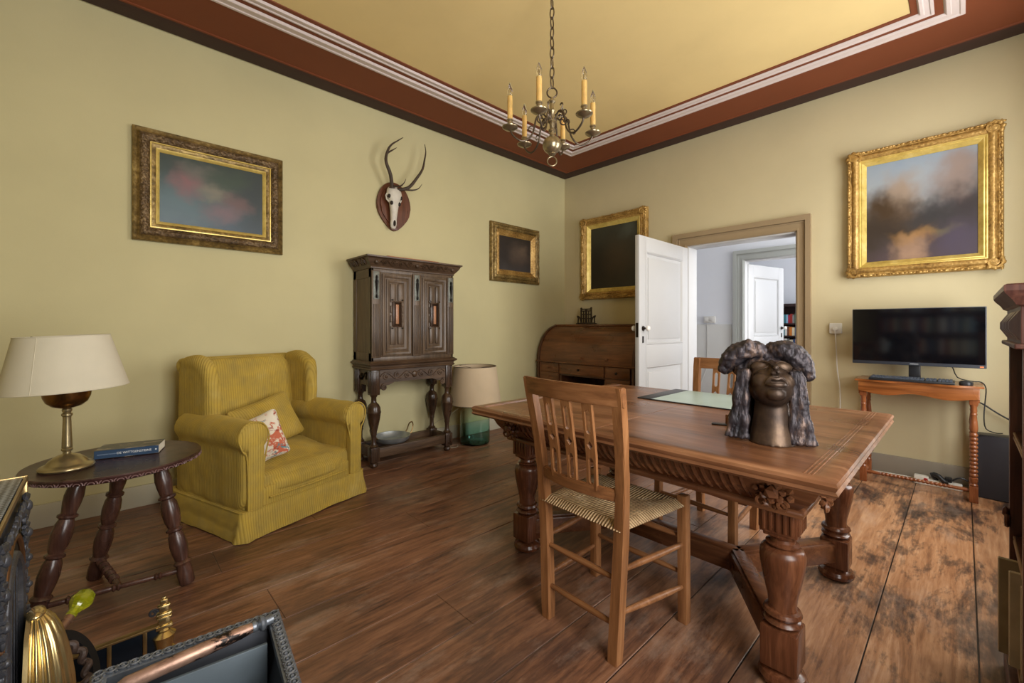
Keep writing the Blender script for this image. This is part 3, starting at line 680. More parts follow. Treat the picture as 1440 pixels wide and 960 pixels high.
m = MB(); block_ring(m, [(0.0, 1.628), (0.006, 1.632), (0.006, 1.642), (0.012, 1.65), (0.030, 1.67), (0.046, 1.695), (0.050, 1.708), (0.056, 1.712), (0.064, 1.716), (0.064, 1.728), (0.0, 1.730)], 0, Wc, -Dc, 0)
for i in range(3):
    cx = (0.03, Wc / 2, Wc - 0.03)[i]; m.ball((cx, -Dc - 0.036, 1.682), (0.024, 0.018, 0.022), 2); m.ball((cx, -Dc - 0.050, 1.684), 0.010, 1)
q = MB(); vine(q, 0.065, Wc / 2 - 0.035, 1.655, 1.706, 0, 4, 0.0065); vine(q, Wc / 2 + 0.035, Wc - 0.065, 1.655, 1.706, 0, 4, 0.0065)
for v in q.bm.verts: v.co.y += -Dc - 0.019 - (v.co.z - 1.65) * 0.78
me = bpy.data.meshes.new('t'); q.bm.to_mesh(me); q.bm.free(); m.bm.from_mesh(me)
for v in me.vertices: x, y, z = v.co; v.co = Vector((y + Dc, -Dc + (x / Wc) * (Dc - 0.02), z))
m.bm.from_mesh(me); bpy.data.meshes.remove(me)
m.build('crown', OAKX, cb, angle=45)
bd = thing('wooden_board', 'flat reddish wooden board lying on top of the dark cupboard', 'board', (1.58, 3.635, 1.7302))
m = MB(); m.box(0.16, 0.70, -0.285, -0.02, 0, 0.007, 0.002); m.box(0.17, 0.69, -0.275, -0.03, 0.007, 0.026, 0.004); m.build('panel', wood('board_wood', S(120, 62, 38), S(166, 98, 62), S(190, 124, 84), 'X', 0.4), bd)
PANM = plain('pan_metal', S(164, 170, 172), 0.42, 0.6, 0.2, 12)
PANB = plain('pan_brass', S(146, 118, 78), 0.35, 0.9, 0.15)
pn = thing('pan', 'shallow metal pan with two loop handles on the cupboard stretcher', 'pan', (1.855, 3.472, 0.1545))
m = MB(); m.lathe([(0.001, 0.0), (0.125, 0.0), (0.145, 0.018), (0.155, 0.048), (0.158, 0.048), (0.150, 0.046), (0.140, 0.020), (0.122, 0.004), (0.001, 0.004)], 40); m.build('bowl', PANM, pn)
for s in (-1, 1):
    m = MB(); m.tube(sm([(s * 0.150, -0.04, 0.040), (s * 0.17, -0.042, 0.06), (s * 0.188, -0.034, 0.115), (s * 0.196, 0, 0.135), (s * 0.188, 0.034, 0.115), (s * 0.17, 0.042, 0.06), (s * 0.150, 0.04, 0.040)]), 0.0055, 8); m.build('handle', PANB, pn)

# ------------------------------------------------------------------ glass bottle lamp
gt = NT('bottle_glass'); gv = gt.coord(); gs = gt.n('SeparateXYZ'); gt.l(gv, gs.inputs[0])
gc = gt.ramp(gs.outputs['Z'], [(0.0, S(172, 226, 218)), (0.17, S(206, 238, 232)), (0.24, S(236, 248, 240)), (0.38, S(244, 250, 244))])
GLASS = gt.set(gc, 0.03, 0, **{'Transmission Weight': 1.0, 'IOR': 1.3})
def shade_mat(name, c):
    t = NT(name); v = t.coord(); f = t.noise(v, 5, 4); w = t.noise(t.coord((1, 1, 0.2)), 180, 2)
    t.bump(w, 0.06, 0.002)
    return t.set(t.ramp(f, [(0.3, tuple(x * 0.9 for x in c[:3]) + (1,)), (0.7, c)]), 0.85, 0, **{'Specular IOR Level': 0.1})
SH1 = shade_mat('shade_parchment', S(206, 186, 156)); SH2 = shade_mat('shade_linen', S(206, 198, 176))
BRASS = plain('aged_brass', S(170, 154, 116), 0.28, 0.85, 0.2, 14)
WIRE = plain('lamp_wire', S(70, 60, 48), 0.5, 0.5)
bl = thing('floor_lamp', 'green glass bottle lamp with beige drum shade between cupboard and table', 'lamp', (2.70, 3.365, 0))
m = MB(); m.lathe([(0.001, 0.0), (0.125, 0.0), (0.140, 0.006), (0.1475, 0.02), (0.148, 0.10), (0.147, 0.30), (0.140, 0.335), (0.115, 0.365), (0.07, 0.385), (0.032, 0.40), (0.026, 0.43), (0.030, 0.44), (0.022, 0.44), (0.019, 0.43), (0.026, 0.402), (0.066, 0.381), (0.112, 0.360), (0.135, 0.332), (0.1425, 0.298), (0.1435, 0.10), (0.143, 0.024), (0.136, 0.012), (0.10, 0.016), (0.001, 0.030)], 48, cap=False); m.build('bottle', GLASS, bl)
m = MB(); m.lathe([(0.262, 0.395), (0.212, 0.766), (0.2095, 0.766), (0.2595, 0.395), (0.262, 0.395)], 56, cap=False); sh = m.build('lamp_shade', SH1, bl)
m = MB()
for z, r in ((0.397, 0.262), (0.764, 0.212)): m.tube([(r * math.cos(2 * PI * k / 48), r * math.sin(2 * PI * k / 48), z) for k in range(48)], 0.003, 6, True)
for k in range(3):
    a = R(100 + 120 * k); m.tube([(0.02 * math.cos(a), 0.02 * math.sin(a), 0.74), (0.211 * math.cos(a), 0.211 * math.sin(a), 0.762)], 0.002, 6)
m.lathe([(0.022, 0.735), (0.022, 0.745)], 16); m.build('shade_wires', WIRE, sh)
m = MB(); m.lathe([(0.022, 0.435), (0.022, 0.46), (0.014, 0.47), (0.014, 0.60), (0.02, 0.61), (0.02, 0.66), (0.004, 0.67), (0.003, 0.745)], 16); m.build('lamp_fitting', BRASS, bl)
PLUGW = plain('white_plastic', S(224, 222, 214), 0.35, 0, 0.03)
m = MB(); m.tube(sm([(-0.02, 0.0, 0.02 + 0.44), (-0.22, 0.10, 0.30), (-0.34, 0.22, 0.20), (-0.42, 0.23, 0.05), (-0.36, 0.10, 0.006), (-0.25, -0.02, 0.005), (-0.175, 0.05, 0.005)]), 0.003, 6); m.build('power_cord', plain('clear_cord', S(168, 160, 136), 0.4), bl)
# ------------------------------------------------------------------ armchair
CX, CY = cord('corduroy', 'X'), cord('corduroy_side', 'Y')
CWL, CWR = cord('corduroy_wing', 'X', 45), cord('corduroy_far_wing', 'X', -45)
ac = thing('armchair', 'mustard yellow corduroy wing armchair with a skirt along the floor', 'armchair', (0.935, 2.772, 0), 18)
def wob(a, f): return lambda c: a * noise.noise(c * f)
# skirt: loose cloth round the base
def loop(x0, x1, y0, y1, r, n=10):
    P = []
    for cx, cy, a0 in ((x1 - r, y0 + r, -90), (x1 - r, y1 - r, 0), (x0 + r, y1 - r, 90), (x0 + r, y0 + r, 180)):
        for k in range(n + 1): a = R(a0 + 90 * k / n); P.append((cx + r * math.cos(a), cy + r * math.sin(a)))
    out = []
    for i, p in enumerate(P):
        q = P[(i + 1) % len(P)]; L = math.hypot(q[0] - p[0], q[1] - p[1]); k = max(1, int(L / 0.03))
        for j in range(k): out.append((p[0] + (q[0] - p[0]) * j / k, p[1] + (q[1] - p[1]) * j / k))
    return out
base = loop(-0.415, 0.425, 0.0, 0.79, 0.03); rings = []
for z, o in ((0.006, 0.020), (0.03, 0.017), (0.07, 0.009), (0.11, 0.004), (0.150, 0.001), (0.156, -0.004), (0.158, -0.03)):
    row = []
    for i, (x, y) in enumerate(base):
        cx, cy = 0.005, 0.39; dx, dy = (x - cx) / 0.42, (y - cy) / 0.39; L = max(abs(dx), abs(dy))
        nx, ny = (math.copysign(1, dx), 0) if abs(dx) > abs(dy) else (0, math.copysign(1, dy))
        cor = min(1, max(0, (min(abs(dx), abs(dy)) - 0.86) / 0.14))
        oo = o + (0.02 - z * 0.13 if z < 0.15 else 0) * cor + (0.005 * noise.noise(Vector((x * 9, y * 9, z * 5))) if z < 0.15 else 0)
        zz = z + (0.012 * noise.noise(Vector((x * 4, y * 4, 3))) if z < 0.02 else 0)
        row.append((x + nx * oo, y + ny * oo, max(0.002, zz)))
    rings.append(row)
m = MB(); m.loft(rings, cap=False)
rim = [(-0.415 + 0.0, 0), ]
m.tube([(x, y, 0.156) for x, y in base], 0.004, 6, True); m.build('skirt', CX, ac)
m = MB(); m.puff((0.005, 0.40, 0.19), (0.405, 0.375, 0.14), 12, 12); m.puff((0.005, 0.06, 0.185), (0.31, 0.052, 0.075), 8, 10); m.build('frame_body', CX, ac)
m = MB()
def seatf(q):
    q.z += 0.030 * math.exp(-((q.x / 0.2) ** 2 + ((q.y) / 0.2) ** 2)) * (1 if q.z > 0 else 0)
    if q.z > 0: q.z += 0.05 * (q.y / 0.29)
    return q
m.puff((0.005, 0.300, 0.268), (0.306, 0.305, 0.082), 5, 16, fn=seatf)
m.tube(sm([(-0.262, -0.001, 0.196), (0.0, -0.006, 0.194), (0.272, -0.001, 0.196)]), 0.006, 8); m.build('seat_cushion', CX, ac, disp=wob(0.004, 9))
def backf(q):
    f = (q.z + 0.36) / 0.72; q.y += 0.10 * f - 0.05; q.y -= 0.03 * math.cos(q.x / 0.34 * PI / 2) * f * (1 if q.y < 0.05 else 0); q.z -= 0.02 * (q.x / 0.34) ** 2 * (1 if f > 0.5 else 0) * 0
    return q
m = MB(); m.puff((0.005, 0.69, 0.585), (0.335, 0.085, 0.365), 6, 16, fn=backf); m.tube([(-0.33, 0.755, 0.908), (0.34, 0.755, 0.908)], 0.048, 14); m.ball((-0.345, 0.755, 0.905), (0.03, 0.05, 0.05), 2); m.ball((0.355, 0.755, 0.905), (0.03, 0.05, 0.05), 2)
m.build('backrest', CX, ac, disp=wob(0.004, 8))
for s in (-1, 1):
    m = MB(); xr = 0.352 * s + 0.005
    P = [(xr - 0.004 * s, 0.012, 0.548), (xr, 0.10, 0.550), (xr, 0.30, 0.552), (xr, 0.50, 0.55), (xr, 0.68, 0.545)]
    m.tube(sm(P), 0.086, 24); m.puff((xr + 0.003 * s, 0.36, 0.36), (0.058, 0.345, 0.21), 8, 12)
    m.build('armrest', CY, ac, remesh=0.011, smooth_it=5, disp=wob(0.005, 10))
    m = MB()  # front facing, with its round scroll at the top
    m.puff((xr - 0.012 * s, 0.018, 0.35), (0.044, 0.022, 0.21), 8, 10); m.lathe([(0.001, 0.018), (0.05, 0.016), (0.075, 0.008), (0.085, -0.006), (0.084, -0.02)], 28, T(xr - 0.004 * s, 0.012, 0.548) @ RX(90))
    m.tube(sm([(xr - 0.052 * s, 0.002, 0.16), (xr - 0.050 * s, 0.0, 0.36), (xr - 0.070 * s, 0.004, 0.47), (xr - 0.085 * s, 0.004, 0.55), (xr - 0.05 * s, 0.004, 0.618), (xr + 0.02 * s, 0.004, 0.632), (xr + 0.068 * s, 0.004, 0.60), (xr + 0.080 * s, 0.004, 0.545), (xr + 0.060 * s, 0.004, 0.485), (xr + 0.036 * s, 0.002, 0.43), (xr + 0.032 * s, 0.002, 0.16)]), 0.0045, 6)
    m.build('arm_front', CX, ac)
    xr = 0.340 * s + 0.005
    m = MB()
    Pw = [(xr - 0.012 * s, 0.455, 0.52), (xr - 0.010 * s, 0.455, 0.70), (xr, 0.470, 0.85), (xr, 0.53, 0.918), (xr, 0.62, 0.935), (xr, 0.72, 0.92)]
    m.tube(sm(Pw), [0.040, 0.041, 0.042, 0.043, 0.044, 0.045, 0.045, 0.046, 0.047, 0.047, 0.048, 0.048, 0.047, 0.046, 0.045, 0.044], 16)
    m.puff((xr, 0.60, 0.69), (0.042, 0.165, 0.245), 7, 12); m.ball(Pw[0], 0.04, 2)
    m.build('wing', CWR if s > 0 else CWL, ac, remesh=0.011, smooth_it=4, disp=wob(0.004, 10))
m = MB(); m.puff((0.005, 0.77, 0.42), (0.36, 0.03, 0.42), 10, 10); m.build('rear_panel', CX, ac)

def pillow(name, label, half, mat, M4, group=None):
    def f(q):
        ex = 1 - abs(q.x / half[0]) ** 3.2; ey = 1 - abs(q.y / half[1]) ** 3.2
        q.z *= 0.16 + 0.84 * max(0, ex) ** 0.55 * max(0, ey) ** 0.55
        q.x *= 1 - 0.07 * (1 - abs(q.y / half[1]) ** 2); q.y *= 1 - 0.07 * (1 - abs(q.x / half[0]) ** 2)
        return q
    m = MB(); m.puff((0, 0, 0), half, 12, 22, fn=f)
    o = m.build(name, mat, None, angle=180, disp=lambda c: 0.003 * noise.noise(c * 14)); o.matrix_world = M4
    return tag(o, label, 'cushion', group)
AC = T(0.935, 2.772, 0) @ RZ(18)
pillow('cushion', 'plain mustard corduroy cushion leaning on the armchair back', (0.215, 0.165, 0.075), CX, AC @ T(0.0, 0.445, 0.515) @ RY(-3) @ RX(66) @ RZ(10))
ft = NT('floral_linen'); fv = ft.coord(); 
fn_ = ft.noise(fv, 13, 5, 0.65, 1.2); f2 = ft.noise(ft.coord(loc=(4, 2, 1)), 17, 5, 0.6, 1.0); f3 = ft.noise(ft.coord(loc=(9, 1, 5)), 15, 4, 0.6, 1.2)
fc = ft.mix(ft.ramp(fn_, [(0.54, (0, 0, 0)), (0.58, (1, 1, 1))]), S(226, 216, 196), S(196, 104, 74))
fc = ft.mix(ft.ramp(f2, [(0.60, (0, 0, 0)), (0.64, (1, 1, 1))]), fc, S(92, 132, 138))
fc = ft.mix(ft.ramp(f3, [(0.60, (0, 0, 0)), (0.63, (1, 1, 1))]), fc, S(158, 70, 50))
ft.bump(ft.noise(fv, 240, 2), 0.08, 0.002)
FLOR = ft.set(fc, 0.85, 0, **{'Sheen Weight': 0.2})
pillow('cushion', 'cream cushion with orange and teal floral print tucked behind the left armrest', (0.150, 0.145, 0.052), FLOR, AC @ T(-0.185, 0.235, 0.470) @ RZ(-52) @ RX(74) @ RZ(24))

# ------------------------------------------------------------------ round side table, lamp, book
WALN = wood('dark_walnut', S(30, 18, 17), S(62, 38, 35), S(92, 60, 54), 'X', 0.3)
WALT = wood('dark_walnut_turned', S(34, 21, 17), S(70, 45, 36), S(106, 73, 58), 'Z', 0.25)
tx, ty, tz = 0.056, 2.57, 0.575
st = thing('side_table', 'round dark wooden side table with carved rim on three splayed turned legs', 'table', (tx, ty, 0))
m = MB(); m.lathe([(0.001, tz - 0.030), (0.262, tz - 0.030), (0.280, tz - 0.029), (0.291, tz - 0.024), (0.297, tz - 0.005), (0.294, tz), (0.282, tz), (0.276, tz - 0.002), (0.001, tz - 0.002)], 72); m.build('table_top', WALN, st)
m = MB()
for k in range(44):
    a = 2 * PI * k / 44; M4 = RZ(math.degrees(a)) @ T(0.2935, 0, tz - 0.015) @ RY(-16)
    m.tube([(0, 0.019 * math.cos(PI * j / 8), 0.015 * math.sin(PI * j / 8) - 0.008) for j in range(9)], 0.0026, 5, m=M4)
    m.tube([(0, 0.010 * math.cos(PI * j / 6), 0.008 * math.sin(PI * j / 6) - 0.008) for j in range(7)], 0.0022, 5, m=M4)
m.build('carved_rim', plain('carved_rim_wood', S(112, 86, 84), 0.35), st)
legp = [(0.022, 0), (0.026, 0.01), (0.027, 0.05), (0.024, 0.085), (0.027, 0.092), (0.031, 0.098), (0.027, 0.105), (0.022, 0.11), (0.028, 0.15), (0.030, 0.18), (0.027, 0.22), (0.021, 0.24), (0.029, 0.247), (0.029, 0.255), (0.021, 0.262), (0.027, 0.29), (0.030, 0.33), (0.027, 0.37), (0.021, 0.39), (0.029, 0.397), (0.029, 0.405), (0.021, 0.412), (0.026, 0.45), (0.028, 0.48), (0.023, 0.53), (0.020, 0.56)]
feet = [(-0.19, 2.462), (-0.022, 2.745), (0.282, 2.405)]; tops = [(-0.06, 2.52), (0.075, 2.66), (0.19, 2.50)]
def along(p0, p1):
    p0, p1 = Vector(p0), Vector(p1); z = p1 - p0; q = z.to_track_quat('Z', 'Y').to_matrix().to_4x4(); q.translation = p0
    return q @ Matrix.Scale(1, 4), z.length
for (fx, fy), (ux, uy) in zip(feet, tops):
    M4, L = along((fx - tx, fy - ty, 0.003), (ux - tx, uy - ty, tz - 0.035)); m = MB()
    m.lathe([(r * 1.12, z * L / 0.56) for r, z in legp], 22, M4); m.build('leg', WALT, st)
m = MB(); Pm = [(ux - tx, uy - ty) for ux, uy in tops]
for i in range(3): m.beam((Pm[i][0], Pm[i][1], tz - 0.045), (Pm[(i + 1) % 3][0], Pm[(i + 1) % 3][1], tz - 0.045), 0.04, 0.034, 0.004)
m.build('top_frame', WALN, st)
def lerp(a, b, t): return tuple(a[i] + (b[i] - a[i]) * t for i in range(len(a)))
pt = lambda i, z: tuple(list(lerp((feet[i][0] - tx, feet[i][1] - ty), (tops[i][0] - tx, tops[i][1] - ty), z / tz)) + [z])
def turned(p0, p1, r, parent, name='stretcher', mat=None, rings=(0.2, 0.5, 0.8)):
    M4, L = along(p0, p1); m = MB(); pr = [(r * 0.8, 0)]
    for k in rings: pr += [(r, k * L - 0.03), (r * 0.85, k * L - 0.016), (r * 1.45, k * L - 0.009), (r * 0.9, k * L - 0.002), (r * 1.45, k * L + 0.006), (r * 0.85, k * L + 0.014), (r, k * L + 0.03)]
    pr.append((r * 0.8, L)); m.lathe(pr, 14, M4); return m.build(name, mat, parent)
A, B_, D_ = pt(0, 0.065), pt(2, 0.065), pt(1, 0.09); mid = lerp(A, B_, 0.52)
turned(A, B_, 0.0115, st, mat=WALT); turned(D_, mid, 0.0125, st, mat=WALT, rings=(0.15, 0.3, 0.45, 0.6, 0.75))
tl = thing('table_lamp', 'brass column table lamp with wide cream shade on the side table', 'lamp', (-0.100, 2.535, tz))
m = MB(); m.lathe([(0.001, 0), (0.082, 0), (0.085, 0.006), (0.083, 0.012), (0.078, 0.016), (0.070, 0.017), (0.064, 0.022), (0.056, 0.034), (0.040, 0.048), (0.022, 0.056), (0.013, 0.060), (0.001, 0.062)], 40); m.build('base', BRASS, tl)
m = MB(); m.lathe([(0.013, 0.058), (0.0125, 0.068), (0.017, 0.072), (0.018, 0.078), (0.015, 0.082), (0.0165, 0.086), (0.016, 0.09), (0.0125, 0.20), (0.013, 0.21), (0.017, 0.214), (0.017, 0.222), (0.012, 0.226), (0.0155, 0.234), (0.0155, 0.24), (0.008, 0.246)], 28, rib=None); m.build('column', BRASS, tl)
BRZ = plain('brown_brass', S(128, 90, 48), 0.25, 0.9, 0.2, 12)
m = MB(); m.lathe([(0.008, 0.243), (0.020, 0.245), (0.045, 0.254), (0.062, 0.270), (0.071, 0.292), (0.074, 0.318), (0.074, 0.324), (0.070, 0.324), (0.066, 0.300), (0.001, 0.27)], 40); m.lathe([(0.010, 0.27), (0.010, 0.44), (0.016, 0.44), (0.016, 0.50), (0.001, 0.51)], 16); m.build('reservoir', BRZ, tl)
m = MB(); M4 = T(0.0, 0, 0.325) @ RY(-2.5)
m.lathe([(0.192, 0.0), (0.140, 0.215), (0.1385, 0.215), (0.1905, 0.0), (0.192, 0.0)], 64, M4, cap=False)
for z, r in ((0.001, 0.192), (0.214, 0.140)): m.tube([(r * math.cos(2 * PI * k / 56), r * math.sin(2 * PI * k / 56), z) for k in range(56)], 0.0022, 6, True, M4)
m.tube([M4 @ Vector((0.1925 * math.cos(R(-118)), 0.1925 * math.sin(R(-118)), 0)), M4 @ Vector((0.1405 * math.cos(R(-118)), 0.1405 * math.sin(R(-118)), 0.215))], 0.0012, 4)
shd = m.build('lamp_shade', SH2, tl)
m = MB()
for k in range(3): a = R(120 * k + 20); m.tube([(0.01, 0, 0.50), (0.139 * math.cos(a), 0.139 * math.sin(a), 0.535)], 0.002, 6)
m.build('shade_support', WIRE, tl)
bk = thing('book', 'thick paperback with blue spine and dark cover lying on the side table', 'book', (-0.022, 2.606, tz + 0.0003), -15.5)
BLUE = plain('spine_blue', S(48, 70, 96), 0.4, 0, 0.06, 12)
ct = NT('cover_print'); cv = ct.coord(); cn = ct.noise(ct.coord((1, 3, 1)), 14, 4, 0.6, 0.8)
COV = ct.set(ct.ramp(cn, [(0.45, S(44, 46, 52)), (0.6, S(84, 82, 80)), (0.68, S(190, 168, 142))]), 0.35, 0)
BL, BD, BH = 0.222, 0.125, 0.036
m = MB(); m.box(0, BL, 0, 0.0025, 0, BH, 0.001, 1); m.build('spine', BLUE, bk)
m = MB(); m.box(0, BL, 0, BD, BH - 0.0012, BH, 0); m.box(0, BL, 0, BD, 0, 0.0012, 0); m.build('cover', COV, bk)
m = MB(); m.box(0.001, BL - 0.001, 0.0025, BD - 0.002, 0.0012, BH - 0.0012); m.build('pages', PAGE, bk)
TXT = plain('spine_lettering', S(226, 226, 222), 0.5)
text('DE WITTGENSTEINS', 0.0132, TXT, bk, T(0.136, -0.0003, 0.018) @ RX(90)); text('ALEXANDER WAUGH', 0.0066, plain('author_lettering', S(150, 168, 190), 0.5), bk, T(0.043, -0.0003, 0.0175) @ RX(90))
m = MB(); m.ball((0.212, -0.0003, 0.019), (0.0035, 0.0006, 0.0035), 1); m.build('emblem', TXT, bk)

# ------------------------------------------------------------------ stove
CAST = plain('cast_iron', S(74, 75, 80), 0.4, 0.5, 0.25, 30, 0.25, 120)
CASTD = plain('cast_iron_dark', S(30, 31, 34), 0.5, 0.4, 0.2, 30)
BRS = plain('brass_trim', S(164, 138, 92), 0.3, 0.85, 0.15, 20)
lt = NT('stove_lattice'); lv = lt.coord((1, 1, 1), (0, 0, R(45))); ch = lt.n('TexChecker', Scale=95.0); lt.l(lv, ch.inputs[0]); bv = lt.n('TexWave', Scale=42.0); lt.l(lv, bv.inputs[0])
lt.bump(ch.outputs['Fac'], 1.0, 0.006); LATT = lt.set(lt.mix(ch.outputs['Fac'], S(58, 62, 68), S(158, 166, 176)), 0.35, 0.5)
sv = thing('stove', 'black cast iron stove with brass edges and floral corner ornament', 'stove', (-0.142, 0, 0))
sy0, sy1, sz1 = 0.98, 1.742, 0.75
m = MB(); m.box(-0.42, -0.012, sy0, sy1 - 0.008, 0.06, sz1 - 0.03, 0.004); m.build('body', CAST, sv)
m = MB(); m.box(-0.43, -0.008, sy0 - 0.01, sy1 - 0.004, sz1 - 0.03, sz1, 0.003); m.build('top_plate', LATT, sv)
m = MB(); m.box(-0.006, 0.0, sy0 - 0.01, sy1, sz1 - 0.012, sz1 + 0.001, 0.002); m.box(-0.43, 0.0, sy1 - 0.006, sy1, sz1 - 0.012, sz1 + 0.002, 0.002); m.box(-0.012, 0.0, sy1 - 0.012, sy1, 0.06, sz1, 0.002); m.box(-0.012, 0.0, sy0, sy0 + 0.012, 0.06, sz1, 0.002)
m.box(-0.012, -0.001, sy0, sy1, 0.06, 0.075, 0.002); m.build('brass_edging', BRS, sv)
def archp(c, hw, zb, zs, n=20): return [(c - hw, zb)] + [(c - hw * math.cos(PI * k / n), zs + hw * 1.0 * math.sin(PI * k / n)) for k in range(n + 1)] + [(c + hw, zb)]
YZ = Matrix(((0, 0, 1, 0), (1, 0, 0, 0), (0, 1, 0, 0), (0, 0, 0, 1)))
ac_, hw = 1.50, 0.165
m = MB(); m.prism(archp(ac_, hw, 0.14, 0.49), 0.006, T(-0.012, 0, 0) @ YZ); m.build('arched_opening', CASTD, sv)
m = MB(); m.tube([(-0.004, y, z) for y, z in archp(ac_, hw + 0.008, 0.14, 0.49)], 0.007, 8); m.build('arch_trim', plain('arch_copper', S(126, 92, 66), 0.35, 0.8), sv)
m = MB(); m.tube([(-0.006, y, z) for y, z in archp(ac_, hw - 0.035, 0.14, 0.49)], 0.012, 8)
for k in (-2, -1, 0, 1, 2): m.box(-0.012, -0.004, ac_ + k * 0.045 - 0.006, ac_ + k * 0.045 + 0.006, 0.14, 0.57)
m.build('grate', CAST, sv)
m = MB(); r = random.Random(5)
for yc, sgn in ((1.685, 1), (1.315, -1)):
    for zc, q in ((0.685, 1.0), (0.615, 0.85), (0.55, 0.7), (0.48, 0.6), (0.41, 0.5), (0.33, 0.5)):
        m.ball((0.004, yc, zc), (0.010, 0.014 * q, 0.016 * q), 2)
        for k in range(7):
            a = 2 * PI * k / 7; m.ball((0.001, yc + 0.026 * q * math.cos(a), zc + 0.026 * q * math.sin(a)), (0.008, 0.012 * q, 0.012 * q), 1)
        m.tube(spiral((yc - 0.01 * sgn, zc - 0.035), 0.020 * q, 0.004, r.uniform(0, 6), 1.2, 14, 'xz', 0), 0.005, 5, m=Matrix(((0, 1, 0, 0.0), (1, 0, 0, 0), (0, 0, 1, 0), (0, 0, 0, 1))))
for k in range(9): m.tube(spiral((1.36 + 0.035 * k, 0.69), 0.016, 0.003, k, 1.2, 12, 'xz', 0), 0.005, 5, m=Matrix(((0, 1, 0, 0.0), (1, 0, 0, 0), (0, 0, 1, 0), (0, 0, 0, 1))))
m.build('floral_ornament', CAST, sv)
for y in (sy0 + 0.05, sy1 - 0.06):
    for x in (-0.38, -0.06):
        m = MB(); m.lathe([(0.022, 0.0), (0.028, 0.02), (0.02, 0.04), (0.03, 0.062)], 12, T(x, y, 0)); m.build('foot', CAST, sv)

# ------------------------------------------------------------------ coal scuttle
BRP = plain('polished_brass', S(206, 182, 128), 0.22, 0.9, 0.12, 10)
sc = thing('coal_scuttle', 'ribbed brass shell coal scuttle with yellow-green glass knob, in front of the stove', 'coal scuttle', (-0.118, 1.575, 0))
prof = [(0.006, 0.452), (0.030, 0.446), (0.055, 0.425), (0.078, 0.385), (0.096, 0.33), (0.108, 0.27), (0.114, 0.21), (0.112, 0.15), (0.100, 0.09), (0.086, 0.05)]
SQ = Matrix.Diagonal((0.62, 0.95, 1, 1))
m = MB(); m.lathe(prof, 144, SQ, False, -96, 96, rib=(18, 0.055)); m.lathe([(r - 0.004, z) for r, z in prof], 144, SQ, False, -96, 96, rib=(18, 0.055))
m.ball((0.003, 0, 0.447), (0.018, 0.034, 0.012), 2); m.build('shell_lid', BRP, sc, angle=60)
m = MB(); m.prism([(-0.115, 0.05), (0.115, 0.05), (0.118, 0.2), (0.10, 0.33), (0.06, 0.42), (0.0, 0.455), (-0.06, 0.42), (-0.10, 0.33), (-0.118, 0.2)], 0.008, T(-0.012, 0, 0) @ YZ); m.lathe([(0.09, 0.002), (0.10, 0.01), (0.075, 0.03), (0.092, 0.055)], 40, SQ, False, -90, 90); m.build('scuttle_body', BRP, sc)
kb = Vector((0.072, 0.135, 0.372)); k0 = Vector((0.040, 0.075, 0.350))
M4, L = along(k0, kb); m = MB(); m.lathe([(0.010, -0.02), (0.010, L * 0.3), (0.012, L * 0.32), (0.012, L * 0.5)], 16, M4); ks = m.build('knob_stem', plain('worn_copper', S(150, 118, 96), 0.4, 0.8), sc)
kg = NT('green_glass'); KG = kg.set(S(206, 214, 40), 0.08, 0, **{'Transmission Weight': 0.75, 'IOR': 1.45, 'Coat Weight': 0.5})
m = MB(); m.lathe([(0.011, L * 0.45), (0.013, L * 0.62), (0.012, L * 0.75), (0.017, L * 0.9), (0.024, L + 0.004), (0.027, L + 0.018), (0.024, L + 0.032), (0.015, L + 0.042), (0.001, L + 0.045)], 10, M4); m.build('knob', KG, ks, angle=20)
BLK = plain('black_lacquer', S(24, 24, 26), 0.4, 0.2)
ROPE = plain('braided_band', S(70, 54, 46), 0.6, 0, 0.3, 60, 0.6, 90)
m = MB(); RM = T(0.052, 0.075, 0.232) @ RZ(-22) @ RY(64)
m.lathe([(0.080, -0.008), (0.104, -0.010), (0.108, 0.0), (0.104, 0.010), (0.080, 0.008), (0.080, -0.008)], 48, RM, cap=False); hr = m.build('ring_handle', BLK, sc)
m = MB(); m.tube([RM @ Vector(((0.070 + 0.004 * math.sin(12 * a)) * math.cos(a), (0.070 + 0.004 * math.sin(12 * a)) * math.sin(a), 0.006 * math.cos(12 * a))) for a in [2 * PI * k / 120 for k in range(120)]], 0.009, 8, True); m.build('braided_band', ROPE, hr)
m = MB(); m.lathe([(0.02, 0.0), (0.05, 0.003), (0.055, 0.012), (0.03, 0.02), (0.04, 0.06), (0.062, 0.12), (0.066, 0.15), (0.06, 0.15)], 28, T(0.075, 0.085, 0), rib=(14, 0.05)); m.build('brass_bowl', BRP, sc)

# ------------------------------------------------------------------ fender
fe = thing('hearth_fender', 'low black and brass hearth fender with an upright brass finial', 'fender', (0, 1.955, 0))
m = MB(); m.box(-0.125, 0.145, -0.008, 0.008, 0.006, 0.098, 0.002); m.build('panel', plain('blued_steel', S(34, 44, 56), 0.28, 0.7, 0.2, 12), fe)
m = MB(); m.box(-0.130, 0.148, -0.012, 0.012, 0.098, 0.106, 0.002); m.box(-0.130, 0.148, -0.014, 0.014, 0.0, 0.010, 0.002)
for x in (-0.07, 0.02, 0.11): m.box(x - 0.006, x + 0.006, -0.012, 0.012, 0.01, 0.10, 0.002)
m.build('brass_rails', BRS, fe)
m = MB(); fy = 0.0
m.lathe([(0.030, 0.0), (0.032, 0.012), (0.024, 0.02), (0.030, 0.05), (0.034, 0.065), (0.018, 0.078), (0.020, 0.084), (0.014, 0.09)], 18, T(0.162, fy, 0))
